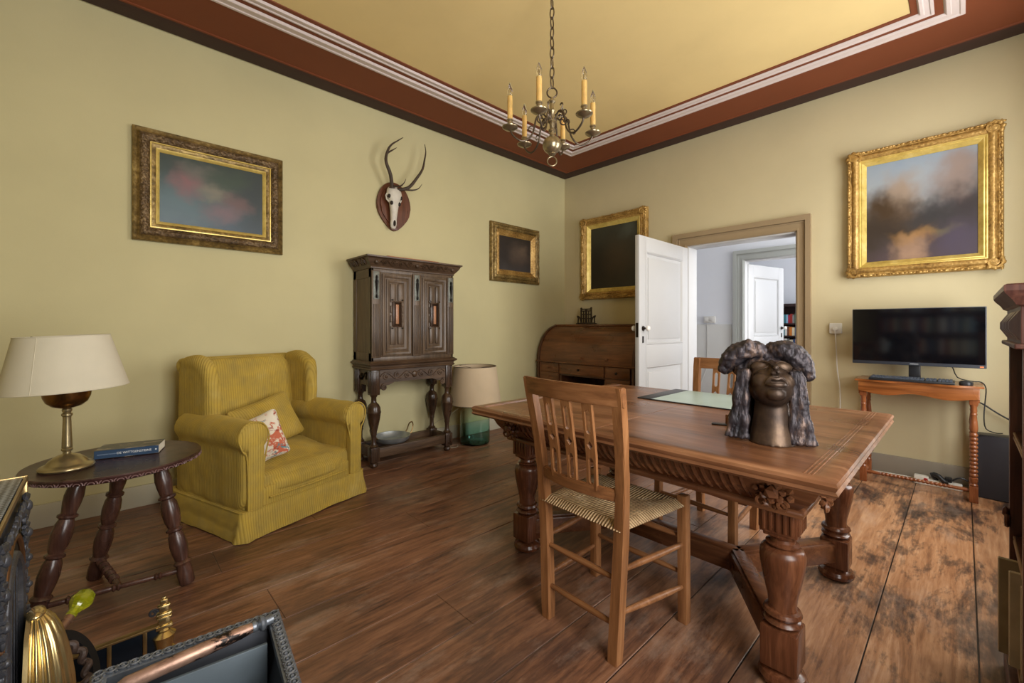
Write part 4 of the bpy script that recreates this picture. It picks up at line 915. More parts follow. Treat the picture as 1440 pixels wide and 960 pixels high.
for z0, z1, w in ((0.088, 0.10, 0.024), (0.10, 0.125, 0.017), (0.125, 0.13, 0.022), (0.13, 0.137, 0.018), (0.137, 0.143, 0.022), (0.143, 0.165, 0.014), (0.165, 0.170, 0.018), (0.170, 0.188, 0.011), (0.188, 0.196, 0.007)): m.box(0.162 - w, 0.162 + w, fy - w * 0.6, fy + w * 0.6, z0, z1, 0.003)
m.build('finial', BRP, fe)
m = MB()
for z in (0.085, 0.15): m.tube(spiral((0.133, z), 0.014, 0.004, 0, 1.3, 14, 'xz', 0), 0.004, 6)
m.build('scroll', CAST, fe)

# ------------------------------------------------------------------ cast iron basket
PEW = plain('blackened_iron', S(124, 130, 138), 0.38, 0.55, 0.25, 20, 0.2, 80)
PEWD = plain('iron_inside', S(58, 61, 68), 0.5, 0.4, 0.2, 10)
PEWB = plain('iron_lining', S(104, 116, 124), 0.45, 0.4, 0.15, 8)
ct2 = NT('flaked_copper'); c2v = ct2.coord((1, 1, 1)); c2n = ct2.noise(ct2.coord((0.6, 1, 1)), 26, 6, 0.7)
ct2.bump(c2n, 0.3, 0.004); COPR = ct2.set(ct2.ramp(c2n, [(0.44, S(34, 28, 26)), (0.475, S(150, 118, 102)), (0.62, S(186, 150, 130))]), 0.4, 0.6)
bs = thing('log_basket', 'cast iron fireside basket with beaded rim and worn copper bars', 'basket', (0.155, 1.20, 0), -7)
X0, X1, Y0, Y1, ZR = -0.195, 0.195, -0.33, 0.235, 0.30
def flare(z): t = (z - 0.04) / (ZR - 0.04); return 0.045 * (1 - t)
m = MB()
for sgn, (a, b) in ((1, (X0, X1)),):
    ringo = [[(X0 + flare(z), Y0 + flare(z), z), (X1 - flare(z), Y0 + flare(z), z), (X1 - flare(z), Y1 - flare(z), z), (X0 + flare(z), Y1 - flare(z), z)] for z in (0.04, ZR)]
    m.loft(ringo, cap=False)
m.box(X0 + 0.04, X1 - 0.04, Y0 + 0.04, Y1 - 0.04, 0.035, 0.045); m.build('side_walls', PEW, bs, smooth=False)
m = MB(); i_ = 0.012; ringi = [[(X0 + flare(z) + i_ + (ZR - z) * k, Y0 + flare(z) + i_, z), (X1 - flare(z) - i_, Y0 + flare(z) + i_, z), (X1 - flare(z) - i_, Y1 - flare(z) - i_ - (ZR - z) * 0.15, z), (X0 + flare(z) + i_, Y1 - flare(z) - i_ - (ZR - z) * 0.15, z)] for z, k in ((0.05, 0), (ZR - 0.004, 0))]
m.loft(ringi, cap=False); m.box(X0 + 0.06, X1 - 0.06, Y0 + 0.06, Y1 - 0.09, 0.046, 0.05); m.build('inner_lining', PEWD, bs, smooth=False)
m = MB(); m.box(X0 + 0.02, X1 - 0.035, Y1 - 0.10, Y1 - 0.09, 0.05, 0.285, 0.002, 2, T(0, 0, 0)); q = m.build('slanted_plate', PEWB, bs)
m = MB(); m.sweep([(-0.008, ZR - 0.02), (-0.010, ZR - 0.002), (-0.004, ZR + 0.006), (0.012, ZR + 0.008), (0.024, ZR + 0.002), (0.024, ZR - 0.02)], X0, Y0, X1, Y1)
def beads(x0, y0, x1, y1):
    L = math.hypot(x1 - x0, y1 - y0); n = int(L / 0.022)
    for k in range(n + 1):
        u = k / n; x, y = x0 + (x1 - x0) * u, y0 + (y1 - y0) * u
        a = math.degrees(math.atan2(y1 - y0, x1 - x0))
        m.tube([(0.0105 * math.cos(t), 0.0095 * math.sin(t), 0) for t in [2 * PI * j / 10 for j in range(10)]], 0.0028, 5, True, T(x, y, ZR + 0.009) @ RZ(a))
        m.ball((x, y, ZR + 0.009), (0.005, 0.005, 0.005), 1)
        for s in (-1, 1): m.ball((x + 0.011 * math.cos(R(a)) - s * 0.010 * math.sin(R(a)), y + 0.011 * math.sin(R(a)) + s * 0.010 * math.cos(R(a)), ZR + 0.007), 0.0036, 1)
c_ = 0.007
beads(X0 + c_, Y1 - c_, X1 - c_, Y1 - c_); beads(X1 - c_, Y1 - c_, X1 - c_, Y0 + c_); beads(X0 + c_, Y0 + c_, X1 - c_, Y0 + c_); beads(X0 + c_, Y1 - c_, X0 + c_, Y0 + c_)
m.build('beaded_rim', PEW, bs)
for y0, y1, zz, x1 in ((0.135, 0.185, ZR + 0.012, 0.150), (-0.02, 0.02, ZR - 0.085, 0.130)):
    M4, L = along((X0 + 0.014, y0, zz), (x1, y1, zz + 0.004)); m = MB()
    m.lathe([(0.008, 0), (0.012, 0.01), (0.012, 0.03), (0.010, 0.034), (0.0165, 0.05), (0.0175, L * 0.6), (0.016, L - 0.05), (0.012, L - 0.02)], 20, M4); b = m.build('copper_bar', COPR, bs)
    m = MB(); m.lathe([(0.013, L - 0.022), (0.014, L - 0.014), (0.009, L - 0.008), (0.019, L - 0.002), (0.021, L + 0.004), (0.012, L + 0.012), (0.012, L + 0.030)], 18, M4); m.build('end_cap', PEW, b)
for x in (X0 + 0.07, X1 - 0.07):
    for y in (Y0 + 0.07, Y1 - 0.07):
        m = MB(); m.lathe([(0.014, 0), (0.020, 0.012), (0.012, 0.025), (0.018, 0.042)], 12, T(x, y, 0)); m.build('foot', PEW, bs)
# ------------------------------------------------------------------ dining table
TBT = wood('table_top_wood', S(76, 47, 30), S(122, 80, 52), S(164, 119, 85), 'Y', 0.30, 0.45, 0.5, 0.42)
TBL = wood('table_carved_wood', S(54, 31, 19), S(98, 60, 37), S(134, 89, 58), 'Y', 0.28)
TBZ = wood('table_turned_wood', S(48, 27, 17), S(90, 52, 32), S(128, 81, 54), 'Z', 0.2)
dt = thing('dining_table', 'heavy oak dining table with carved apron and bulbous turned legs', 'table', (2.03, 0.987, 0))
hx, hy, zt = 0.65, 0.763, 0.746
m = MB()
m.sweep([(0.16, 0.698), (0.02, 0.698), (0.006, 0.702), (0.0, 0.710), (0.006, 0.718), (0.003, 0.724), (0.0, 0.732), (0.004, 0.741), (0.014, 0.746), (0.052, 0.746), (0.0525, 0.7445)], -hx, -hy, hx, hy)
m.box(-hx + 0.052, hx - 0.052, -hy + 0.052, 0.0285, 0.715, 0.7456, 0.0012, 1); m.box(-hx + 0.052, hx - 0.052, 0.0305, hy - 0.052, 0.715, 0.7456, 0.0012, 1); m.box(-hx + 0.1, hx - 0.1, -hy + 0.1, hy - 0.1, 0.70, 0.743)
for s in (-1, 1):
    for k in range(3): m.box(-hx + 0.03, hx - 0.03, s * (hy - 0.062 - 0.010 * k) - 0.0026, s * (hy - 0.062 - 0.010 * k) + 0.0026, 0.742, 0.7475, 0.0018)
m.build('table_top', TBT, dt)
ax, ay = 0.485, 0.638
apro = [(0.0, 0.566), (-0.014, 0.568), (-0.016, 0.578), (-0.012, 0.586), (-0.002, 0.590), (-0.012, 0.602), (-0.034, 0.622), (-0.052, 0.645), (-0.062, 0.668), (-0.066, 0.690), (-0.072, 0.699)]
m = MB(); m.sweep(apro, -ax, -ay, ax, ay); m.sweep([(0.0, 0.566), (0.05, 0.566), (0.05, 0.69)], -ax, -ay, ax, ay); m.build('apron', TBL, dt, angle=50)
m = MB()
def gad(side, t, r):
    pts = []
    for o, z in apro[5:10]:
        sl = (z - 0.602) * 0.22
        if side in 'lr': pts.append(((-1 if side == 'l' else 1) * (ax - o), t + sl, z))
        else: pts.append((t + sl, (-1 if side == 'f' else 1) * (ay - o), z))
    m.tube(pts, [r * 0.7, r, r * 1.05, r, r * 0.7], 6)
n = 34
for sd in 'lr':
    m = MB()
    for k in range(n):
        t = -ay + 0.13 + (2 * ay - 0.26) * k / (n - 1)
        gad(sd, t, 0.0080 if k % 3 else 0.006)
        if k % 3 == 0: m.ball(((-1 if sd == 'l' else 1) * (ax + 0.064), t + 0.016, 0.678), 0.008, 1)
    m.build('gadroon_carving', TBL, dt)
for sd in 'fb':
    m = MB()
    for k in range(22): gad(sd, -ax + 0.13 + (2 * ax - 0.26) * k / 21, 0.008 if k % 3 else 0.006)
    m.build('gadroon_carving', TBL, dt)
r = random.Random(2)
def rosette(c, nrm):
    m = MB(); u = Vector(nrm); w = Vector((0, 0, 1)); v = w.cross(u)
    for ring, nn, rad, sz in ((0, 1, 0, 0.020), (1, 7, 0.026, 0.013), (2, 11, 0.046, 0.012)):
        for k in range(nn):
            a = 2 * PI * k / nn + ring; p = Vector(c) + v * rad * 1.05 * math.cos(a) + w * rad * math.sin(a) + u * (0.022 - 0.009 * ring)
            m.ball(p, sz * r.uniform(0.8, 1.15), 1)
    for s in (-1, 1): m.tube([Vector(c) + v * (s * 0.03 + 0.014 * math.cos(t)) + w * (-0.035 + 0.014 * math.sin(t)) + u * 0.012 for t in [k * 0.5 for k in range(12)]], 0.005, 5)
    m.build('corner_carving', TBL, dt, disp=lambda c: 0.003 * noise.noise(c * 90))
for sx in (-1, 1):
    for sy in (-1, 1):
        rosette((sx * (ax + 0.05), sy * (ay - 0.055), 0.648), (sx, 0, 0)); rosette((sx * (ax - 0.055), sy * (ay + 0.055), 0.650), (0, sy, 0))
tl_prof = [(0.040, 0.188), (0.050, 0.194), (0.056, 0.202), (0.052, 0.210), (0.044, 0.214), (0.050, 0.220), (0.056, 0.228), (0.052, 0.238), (0.042, 0.242), (0.040, 0.256), (0.043, 0.28), (0.052, 0.32), (0.061, 0.365), (0.0655, 0.40), (0.065, 0.42), (0.060, 0.434), (0.052, 0.440), (0.038, 0.442), (0.047, 0.448), (0.048, 0.453), (0.036, 0.458), (0.034, 0.468), (0.046, 0.476), (0.05, 0.48)]
for sx in (-1, 1):
    for sy in (-1, 1):
        cx, cy = sx * 0.425, sy * 0.580; m = MB(); q = T(cx, cy, 0)
        m.lathe([(0.001, 0.0), (0.050, 0.001), (0.066, 0.012), (0.070, 0.026), (0.064, 0.040), (0.046, 0.048), (0.040, 0.054), (0.044, 0.06)], 28, q)
        m.box(cx - 0.053, cx + 0.053, cy - 0.053, cy + 0.053, 0.058, 0.188, 0.006); m.lathe(tl_prof, 32, q)
        m.box(cx - 0.053, cx + 0.053, cy - 0.053, cy + 0.053, 0.492, 0.569, 0.002); m.box(cx - 0.046, cx + 0.046, cy - 0.046, cy + 0.046, 0.478, 0.494, 0.006)
        for k in range(5):
            o = -0.040 + 0.020 * k
            for s in (-1, 1): m.box(cx + s * 0.053 - 0.005, cx + s * 0.053 + 0.005, cy + o - 0.0055, cy + o + 0.0055, 0.500, 0.562, 0.003); m.box(cx + o - 0.0055, cx + o + 0.0055, cy + s * 0.053 - 0.005, cy + s * 0.053 + 0.005, 0.500, 0.562, 0.003)
        m.build('leg', TBZ, dt)
J = 0.30
def str_beam(a, b):
    m = MB(); m.beam((*a, 0.125), (*b, 0.125), 0.078, 0.085, 0.008); m.beam((*a, 0.17), (*b, 0.17), 0.052, 0.012, 0.004); m.build('stretcher', TBL, dt)
for sy in (-1, 1):
    for sx in (-1, 1): str_beam((sx * 0.40, sy * 0.56), (0.0, sy * J))
str_beam((0, -J - 0.01), (0, J + 0.01))

# ------------------------------------------------------------------ rush seated chairs
CHW = wood('chair_honey_wood', S(90, 56, 32), S(144, 97, 59), S(175, 126, 83), 'Z', 0.36)
CHX = wood('chair_rail_wood', S(84, 51, 30), S(134, 89, 54), S(166, 117, 77), 'Y', 0.36)
rt = NT('rush'); rv = rt.coord(); rs = rt.n('SeparateXYZ'); rt.l(rt.coord(loc=(-0.185, 0, 0)), rs.inputs[0])
side = rt.math('GREATER_THAN', rt.math('MULTIPLY', rt.math('ABSOLUTE', rs.outputs['Y']), 0.85), rt.math('ABSOLUTE', rs.outputs['X']))
def rwave(sc, d):
    w = rt.n('TexWave', Scale=sc, Distortion=1.6, Detail=2.0); w.bands_direction = d; rt.l(rv, w.inputs['Vector']); return w.outputs['Fac']
rw = rt.mix(side, rwave(26.0, 'Y'), rwave(26.0, 'X')); rn = rt.noise(rv, 22, 5, 0.6)
rc = rt.mix(rt.ramp(rw, [(0, (0.75,) * 3), (0.5, (0, 0, 0))]), rt.ramp(rn, [(0.3, S(164, 132, 92)), (0.55, S(198, 166, 122)), (0.75, S(220, 196, 158))]), S(104, 78, 50))
rt.bump(rw, 0.9, 0.006); RUSH = rt.set(rc, 0.65, 0)
def make_chair(label):
    t = thing('dining_chair', label, 'chair', group='rush seated chairs')
    zt_, D = 0.955, 0.37
    def post(s):
        a = [(-0.005, 0.158 * s, 0.0), (0.0, 0.170 * s, 0.25), (0.0, 0.182 * s, 0.47), (-0.018, 0.196 * s, 0.70), (-0.062, 0.212 * s, zt_ - 0.004)]
        rings = []
        for k, (x, y, z) in enumerate(sm(a, 4)):
            w = 0.019; d = 0.016 if z > 0.55 else 0.019
            rings.append([(x - d, y - w, z), (x + d, y - w, z), (x + d, y + w, z), (x - d, y + w, z)])
        m = MB(); m.loft(rings); es = [e for e in m.bm.edges if abs(e.verts[0].co.z - e.verts[1].co.z) > 0.005]
        bmesh.ops.bevel(m.bm, geom=es, offset=0.003, segments=2, affect='EDGES'); return m.build('back_post', CHW, t, angle=50)
    def xb(z): return -0.0 if z < 0.47 else (-0.018 * (z - 0.47) / 0.23 if z < 0.7 else -0.018 - 0.044 * (z - 0.70) / 0.25)
    for s in (-1, 1): post(s)
    for s in (-1, 1):
        m = MB(); m.beam((D, 0.215 * s, 0.0), (D - 0.004, 0.214 * s, 0.497), 0.037, 0.037, 0.003); m.build('leg', CHW, t)
    def rail(z0, z1, yw, bow, th, name, x0):
        P = []; n = 12; m = MB(); rings = []
        for i in range(n + 1):
            u = -1 + 2 * i / n; x = x0(0) - bow * (1 - u * u) ; rings.append([(x - th + (xb(z0) - xb(z1)) * 0, u * yw, z0), (x + th, u * yw, z0), (x + th + xb(z1) - xb(z0), u * yw, z1), (x - th + xb(z1) - xb(z0), u * yw, z1)])
        m.loft(rings); bmesh.ops.bevel(m.bm, geom=[e for e in m.bm.edges if abs(e.verts[0].co.y - e.verts[1].co.y) > 0.01], offset=0.003, segments=2, affect='EDGES')
        m.build(name, CHX, t, angle=50)
    rail(0.888, zt_, 0.231, 0.030, 0.011, 'top_rail', lambda u: xb(0.888)); rail(0.555, 0.598, 0.176, 0.030, 0.009, 'lower_rail', lambda u: xb(0.56))
    for yo in (-0.085, 0.0, 0.085):
        z0, z1 = 0.580, 0.895; L = z1 - z0; w = 0.0215
        prof = [(0, 0), (0.06, 0), (0.065, 0.006), (0.09, 0.0115), (0.33, 0.0115), (0.355, 0.006), (0.36, 0), (0.43, 0), (0.455, 0.0), (0.505, 0.0135), (0.555, 0.0), (0.63, 0), (0.635, 0.006), (0.66, 0.0115), (0.88, 0.0115), (0.905, 0.006), (0.91, 0), (1, 0)]
        m = MB(); bow = 0.030 * (1 - (yo / 0.2) ** 2)
        for s in (-1, 1):
            for th in (0,):
                rings = []
                for u, hh in prof:
                    z = z0 + L * u; x = xb(z) - bow; ya = yo * (1 + 0.10 * u)
                    rings.append([(x - 0.006, ya + s * max(hh, 0.0002), z), (x - 0.006, ya + s * w, z), (x + 0.006, ya + s * w, z), (x + 0.006, ya + s * max(hh, 0.0002), z)])
                m.loft(rings)
        m.build('splat', CHW, t, angle=30)
    m = MB(); rows = []; n = 14
    for j in range(n + 1):
        v = j / n; x = -0.022 + (D + 0.036) * v; wy = 0.190 + 0.040 * v; row = []
        for i in range(n + 1):
            u = -1 + 2 * i / n; e = max(abs(u), abs(2 * v - 1)); dip = 0.012 * (1 - e ** 2); ridge = 0.004 * max(0, 1 - abs(abs(u) * 0.97 - abs(2 * v - 1)) / 0.10)
            edge = 0.020 * max(0, (e - 0.86) / 0.14) ** 2
            row.append((x, wy * u, 0.482 - dip - edge - ridge * 0.5))
        rows.append(row)
    top = [[m.bm.verts.new(p) for p in rw_] for rw_ in rows]; bot = [[m.bm.verts.new((p[0], p[1], 0.443 + (0.482 - p[2]) * 0.8)) for p in rw_] for rw_ in rows]
    for G in (top, bot):
        for j in range(n):
            for i in range(n): m.bm.faces.new((G[j][i], G[j][i + 1], G[j + 1][i + 1], G[j + 1][i]))
    for j in range(n):
        m.bm.faces.new((top[j][0], top[j + 1][0], bot[j + 1][0], bot[j][0])); m.bm.faces.new((top[j][n], top[j + 1][n], bot[j + 1][n], bot[j][n]))
        m.bm.faces.new((top[0][j], top[0][j + 1], bot[0][j + 1], bot[0][j])); m.bm.faces.new((top[n][j], top[n][j + 1], bot[n][j + 1], bot[n][j]))
    m.build('seat', RUSH, t, angle=75)
    def rod(p, q, r0=0.0105):
        m = MB(); p, q = Vector(p), Vector(q); m.tube([p.lerp(q, k / 8) for k in range(9)], [r0 * (0.75 + 0.45 * math.sin(PI * k / 8)) for k in range(9)], 12); m.build('stretcher', CHX, t)
    for s in (-1, 1):
        rod((0, 0.170 * s, 0.315), (D, 0.215 * s, 0.305)); rod((0, 0.164 * s, 0.165), (D, 0.215 * s, 0.140))
    rod((0, -0.170, 0.285), (0, 0.170, 0.285)); rod((0, -0.163, 0.125), (0, 0.163, 0.125)); rod((D, -0.214, 0.33), (D, 0.214, 0.33)); rod((D, -0.214, 0.19), (D, 0.214, 0.19))
    return t
ch1 = make_chair('honey coloured rush seated chair with pierced slat back, on the near side of the table')
ch2 = copy_tree(ch1); ch2['label'] = 'rush seated chair across the table, its back seen beside the white door'
ch1.location = (1.290, 0.985, 0); ch1.rotation_euler = (0, 0, R(-2.5)); ch2.location = (2.715, 0.985, 0); ch2.rotation_euler = (0, 0, R(174))

# ------------------------------------------------------------------ bronze bust
zb = dt.location.z + 0.7462
bt = NT('bronze_skin'); bv_ = bt.coord(); b1 = bt.noise(bv_, 9, 5, 0.6)
bt.bump(bt.noise(bv_, 40, 4), 0.18, 0.004); BRONZE = bt.set(bt.ramp(b1, [(0.3, S(46, 38, 34)), (0.5, S(80, 64, 53)), (0.72, S(118, 96, 76))]), 0.42, 0.6)
ht = NT('bronze_hair'); hv = ht.coord((1, 1, 0.35)); h1 = ht.noise(hv, 30, 6, 0.65)
ht.bump(ht.mix(0.5, h1, ht.noise(hv, 90, 4)), 0.8, 0.008); HAIR = ht.set(ht.ramp(h1, [(0.34, S(28, 27, 32)), (0.52, S(66, 60, 64)), (0.68, S(128, 106, 94))]), 0.42, 0.5)
bu = thing('bust', 'bronze bust of a woman with tilted back face and rolled hair on the dining table', 'sculpture', (1.715, 0.475, zb), -74.9)
m = MB()
m.lathe([(0.001, 0.0), (0.080, 0.0), (0.075, 0.02), (0.068, 0.06), (0.062, 0.10), (0.058, 0.14), (0.052, 0.19)], 32, T(0.008, -0.01, 0) @ Matrix.Diagonal((0.92, 0.88, 1, 1)))
HM = T(0.004, -0.012, 0.203) @ RZ(11) @ RX(-46)            # head tipped back
H3 = HM.to_3x3().to_4x4()
def hb(c, r_): m.ball(HM @ Vector(c), r_, 3, H3)
hb((0, 0.012, 0.018), (0.073, 0.082, 0.086)); hb((0, -0.012, -0.034), (0.061, 0.062, 0.056)); hb((0, -0.040, -0.074), (0.030, 0.024, 0.022))
for s in (-1, 1):
    hb((s * 0.034, -0.040, -0.020), (0.030, 0.026, 0.034)); hb((s * 0.030, -0.046, 0.040), (0.036, 0.022, 0.022))
    hb((s * 0.009, -0.084, -0.019), (0.0070, 0.009, 0.0070))
m.tube([HM @ Vector(p) for p in ((0, -0.058, 0.058), (0, -0.073, 0.030), (0, -0.094, -0.002), (0, -0.106, -0.017))], [0.007, 0.0075, 0.009, 0.0095], 10)
hb((0, -0.062, -0.048), (0.034, 0.015, 0.018))
m.build('face', BRONZE, bu, remesh=0.0042, smooth_it=4)
m = MB()
m.tube(sm([HM @ Vector(p) for p in ((-0.033, -0.062, -0.050), (-0.016, -0.079, -0.039), (0, -0.0800, -0.0435), (0.016, -0.079, -0.039), (0.033, -0.062, -0.050))]), [0.002, 0.004] + [0.0072] * 9 + [0.004, 0.002], 8)
m.tube(sm([HM @ Vector(p) for p in ((-0.031, -0.062, -0.052), (-0.014, -0.075, -0.064), (0, -0.077, -0.066), (0.014, -0.075, -0.064), (0.031, -0.062, -0.052))]), [0.002, 0.004] + [0.0078] * 9 + [0.004, 0.002], 8)
for s in (-1, 1):
    m.tube(sm([HM @ Vector(p) for p in ((s * 0.060, -0.036, 0.014), (s * 0.046, -0.062, 0.008), (s * 0.028, -0.073, 0.010), (s * 0.014, -0.073, 0.020))]), 0.0022, 6)
    m.tube(sm([HM @ Vector(p) for p in ((s * 0.062, -0.034, 0.040), (s * 0.046, -0.060, 0.046), (s * 0.024, -0.072, 0.044), (s * 0.009, -0.076, 0.030), (s * 0.007, -0.092, 0.004))]), 0.0034, 6)
m.build('lips_and_brows', BRONZE, bu)
m = MB(); r = random.Random(8)
def strand(p, rr): m.tube(sm(p, 4), [rr * (0.85 + 0.2 * math.sin(k * 1.3 + rr * 999)) for k in range((len(p) - 1) * 4 + 1)], 8)
for s in (-1, 1):
    for i in range(6):
        for j in range(3):
            u, v = i / 5, j / 2; y = -0.040 + 0.115 * v; w = r.uniform(-0.006, 0.006)
            strand([(s * (0.066 + 0.020 * u), y * 0.8, 0.255), (s * (0.070 + 0.030 * u), y, 0.19), (s * (0.068 + 0.036 * u) + w, y, 0.12), (s * (0.066 + 0.052 * u) + w, y * 1.05, 0.06), (s * (0.070 + 0.060 * u), y * 1.1, 0.010)], 0.0125)
for k in range(7):
    a = R(35 + 110 * k / 6)
    strand([(0.080 * math.cos(a), 0.07 * math.sin(a), 0.26), (0.10 * math.cos(a), 0.085 * math.sin(a), 0.16), (0.12 * math.cos(a), 0.10 * math.sin(a), 0.014)], 0.024)
m.ball((-0.01, 0.045, 0.255), (0.098, 0.07, 0.060), 3); m.ball((-0.09, 0.03, 0.25), (0.03, 0.04, 0.03), 2); m.ball((0.085, 0.03, 0.25), (0.025, 0.04, 0.03), 2)
m.build('hair', HAIR, bu, remesh=0.005, smooth_it=1, disp=lambda c: 0.0035 * noise.noise(Vector((c.x * 90, c.y * 90, c.z * 22))) + 0.002 * noise.noise(c * 150))
for P in ([(-0.022, 0.02, 0.308), (-0.052, 0.012, 0.324), (-0.094, 0.010, 0.312), (-0.130, 0.012, 0.278), (-0.140, 0.02, 0.248)], [(0.004, 0.02, 0.306), (0.026, 0.012, 0.324), (0.064, 0.010, 0.314), (0.098, 0.012, 0.276), (0.108, 0.02, 0.238)]):
    m = MB(); q = sm(P, 5); L = len(q)
    m.tube(q, [0.016 + 0.021 * math.sin(PI * min(1, 0.10 + 0.80 * k / (L - 1))) for k in range(L)], 14); m.ball(q[0], 0.022, 2); m.ball(q[-1], 0.022, 2)
    for k, p in enumerate(q): m.ball(p + Vector((r.uniform(-.012, .012), r.uniform(-.012, .006), r.uniform(-.010, .012))), 0.017 + 0.014 * math.sin(PI * k / (L - 1)), 2)
    m.build('hair_roll', HAIR, bu, remesh=0.005, smooth_it=1, disp=lambda c: 0.005 * noise.noise(c * 50) + 0.003 * noise.noise(c * 110))
pd = thing('desk_pad', 'pale green writing pad with black leather end on the dining table', 'desk pad', (2.215, 0.62, zb))
LEA = plain('black_leather', S(40, 42, 48), 0.4, 0, 0.1, 40, 0.2, 200)
m = MB(); m.box(0, 0.475, 0, 0.665, 0, 0.003, 0.001, 1); m.box(0, 0.475, 0.585, 0.665, 0.003, 0.006, 0.0015); m.box(0, 0.006, 0, 0.665, 0.003, 0.0055, 0.001); m.build('leather_base', LEA, pd)
m = MB(); m.box(0.006, 0.47, 0.004, 0.59, 0.003, 0.0045); m.build('blotter', plain('blotter_paper', S(176, 198, 190), 0.35, 0, 0.05, 6), pd)
wb = thing('wooden_clip', 'small wooden clip with dark flat foot beside the bronze bust', 'clip', (1.885, 0.685, zb), 15)
m = MB(); m.box(-0.035, 0.0, -0.012, 0.05, 0, 0.004, 0.001); m.build('foot', LEA, wb); m = MB(); m.box(-0.012, 0.012, -0.014, 0.0, 0.0, 0.042, 0.002); m.build('block', CHW, wb)

# ------------------------------------------------------------------ roll-top desk
MAHX = wood('mahogany', S(54, 31, 17), S(108, 68, 39), S(142, 94, 57), 'X', 0.3, 0.7)
MAHZ = wood('mahogany_sides', S(46, 26, 16), S(84, 52, 33), S(110, 72, 46), 'Z', 0.32, 0.7)
rd = thing('roll_top_desk', 'closed mahogany roll-top desk in the corner behind the white door', 'desk', (XW - 0.025, 3.60, 0), -90)
LD, DD = 1.325, 0.585
def rollp(n=18, r0=0.0):
    P = []
    for i in range(n + 1):
        a = PI / 2 * i / n; P.append((-DD + 0.025 - r0 + (0.365) * (1 - math.cos(a)) * 1.0 + r0 * 0, 0.752 + (0.413 + r0) * math.sin(a)))
    return P
m = MB()
for x in (0.0, LD - 0.03):
    m.box(x, x + 0.03, -DD + 0.01, 0, 0.0, 0.735, 0.003)
m.box(0.35, 0.375, -DD + 0.02, 0, 0.0, 0.60, 0.002); m.box(0.965, 0.985, -DD + 0.02, 0, 0, 0.60, 0.002); m.box(0.03, LD - 0.03, -0.02, 0, 0.1, 0.735); m.box(0.03, LD - 0.03, -DD + 0.02, -0.01, 0.596, 0.61); m.box(0.03, 0.36, -DD + 0.03, -0.02, 0.08, 0.10); m.box(0.97, LD - 0.03, -DD + 0.03, -0.02, 0.08, 0.10)
m.build('pedestals', MAHZ, rd)
m = MB(); m.box(-0.008, LD + 0.008, -DD - 0.006, 0.0, 0.735, 0.752, 0.005); m.build('desk_top', MAHX, rd)
def drawer(x0, x1, z0, z1, kn):
    m = MB(); m.box(x0, x1, -DD + 0.006, -DD + 0.03, z0, z1, 0.003); m.sweep([(0, 0), (0.0, 0.006), (0.007, 0.006), (0.009, 0.0)], x0, z0, x1, z1, m=T(0, -DD + 0.007, 0) @ XZ); d = m.build('drawer', MAHX, rd)
    for k in kn: q = MB(); q.lathe([(0.006, 0), (0.006, 0.012), (0.014, 0.018), (0.013, 0.026), (0.001, 0.030)], 16, T(k, -DD + 0.006, (z0 + z1) / 2) @ RX(90)); q.build('knob', MAHX if len(kn) == 1 and k < 0.4 else BRASSD, d)
for z in (0.625, 0.515, 0.39, 0.25, 0.11): drawer(0.055, 0.345, z, z + (0.105 if z > 0.5 else 0.13), (0.2,))
drawer(0.36, 0.967, 0.615, 0.73, (0.64,))
for z in (0.615, 0.49, 0.36, 0.23, 0.11): drawer(0.985, LD - 0.045, z, z + 0.115, (1.13,))
for x in (0.0, LD - 0.03):
    m = MB(); m.prism(rollp(18, 0.012) + [(0, 1.165), (0, 0.752)], 0.03, T(x, 0, 0) @ Matrix(((0, 0, 1, 0), (1, 0, 0, 0), (0, 1, 0, 0), (0, 0, 0, 1))), 0.004); m.build('side_cheek', MAHZ, rd, angle=30)
m = MB(); P = rollp(22, 0.0); m.loft([[(x, y, z) for y, z in P] + [(x, 0, 1.16), (x, 0, 0.753)] for x in (0.028, LD - 0.028)]); tb = m.build('roll_cover', MAHX, rd, angle=30)
for kx in (0.66, 1.0): m = MB(); m.lathe([(0.008, 0), (0.007, 0.014), (0.017, 0.022), (0.016, 0.030), (0.001, 0.036)], 18, T(kx, -DD + 0.028, 0.805) @ RX(90)); m.build('knob', MAHX, tb)
m = MB(); m.box(-0.004, LD + 0.004, -0.245, 0, 1.163, 1.186, 0.004); m.box(0, LD, -0.225, -0.002, 1.14, 1.163); m.build('top_board', MAHX, rd)
cs = thing('carved_stand', 'small dark openwork carved stand on top of the roll-top desk', 'ornament', (4.30, 3.19, 1.1862), -90)
EB = plain('ebonised_wood', S(40, 28, 20), 0.35, 0, 0.2, 30)
m = MB(); th = 0.016
for x0, x1, z0, z1 in ((-0.115, 0.115, 0, 0.018), (-0.075, -0.058, 0.018, 0.155), (0.058, 0.075, 0.018, 0.155), (-0.012, 0.012, 0.018, 0.15), (-0.075, 0.075, 0.128, 0.14), (-0.075, 0.075, 0.092, 0.104), (-0.075, 0.075, 0.052, 0.064), (-0.04, -0.028, 0.018, 0.14), (0.028, 0.04, 0.018, 0.14), (-0.06, 0.06, 0.145, 0.158)): m.box(x0, x1, -th / 2, th / 2, z0, z1, 0.003)
for s in (-1, 1):
    m.tube(sm([(s * 0.112, 0, 0.01), (s * 0.108, 0, 0.06), (s * 0.12, 0, 0.082), (s * 0.095, 0, 0.072), (s * 0.078, 0, 0.05), (s * 0.07, 0, 0.015)]), 0.008, 8); m.ball((s * 0.066, 0, 0.160), (0.016, 0.008, 0.012), 1); m.box(s * 0.11 - 0.012, s * 0.11 + 0.012, -0.03, 0.03, 0, 0.012, 0.003)
bmesh.ops.scale(m.bm, vec=(1.12, 1.0, 1.22), verts=m.bm.verts); m.build('fretwork', EB, cs)

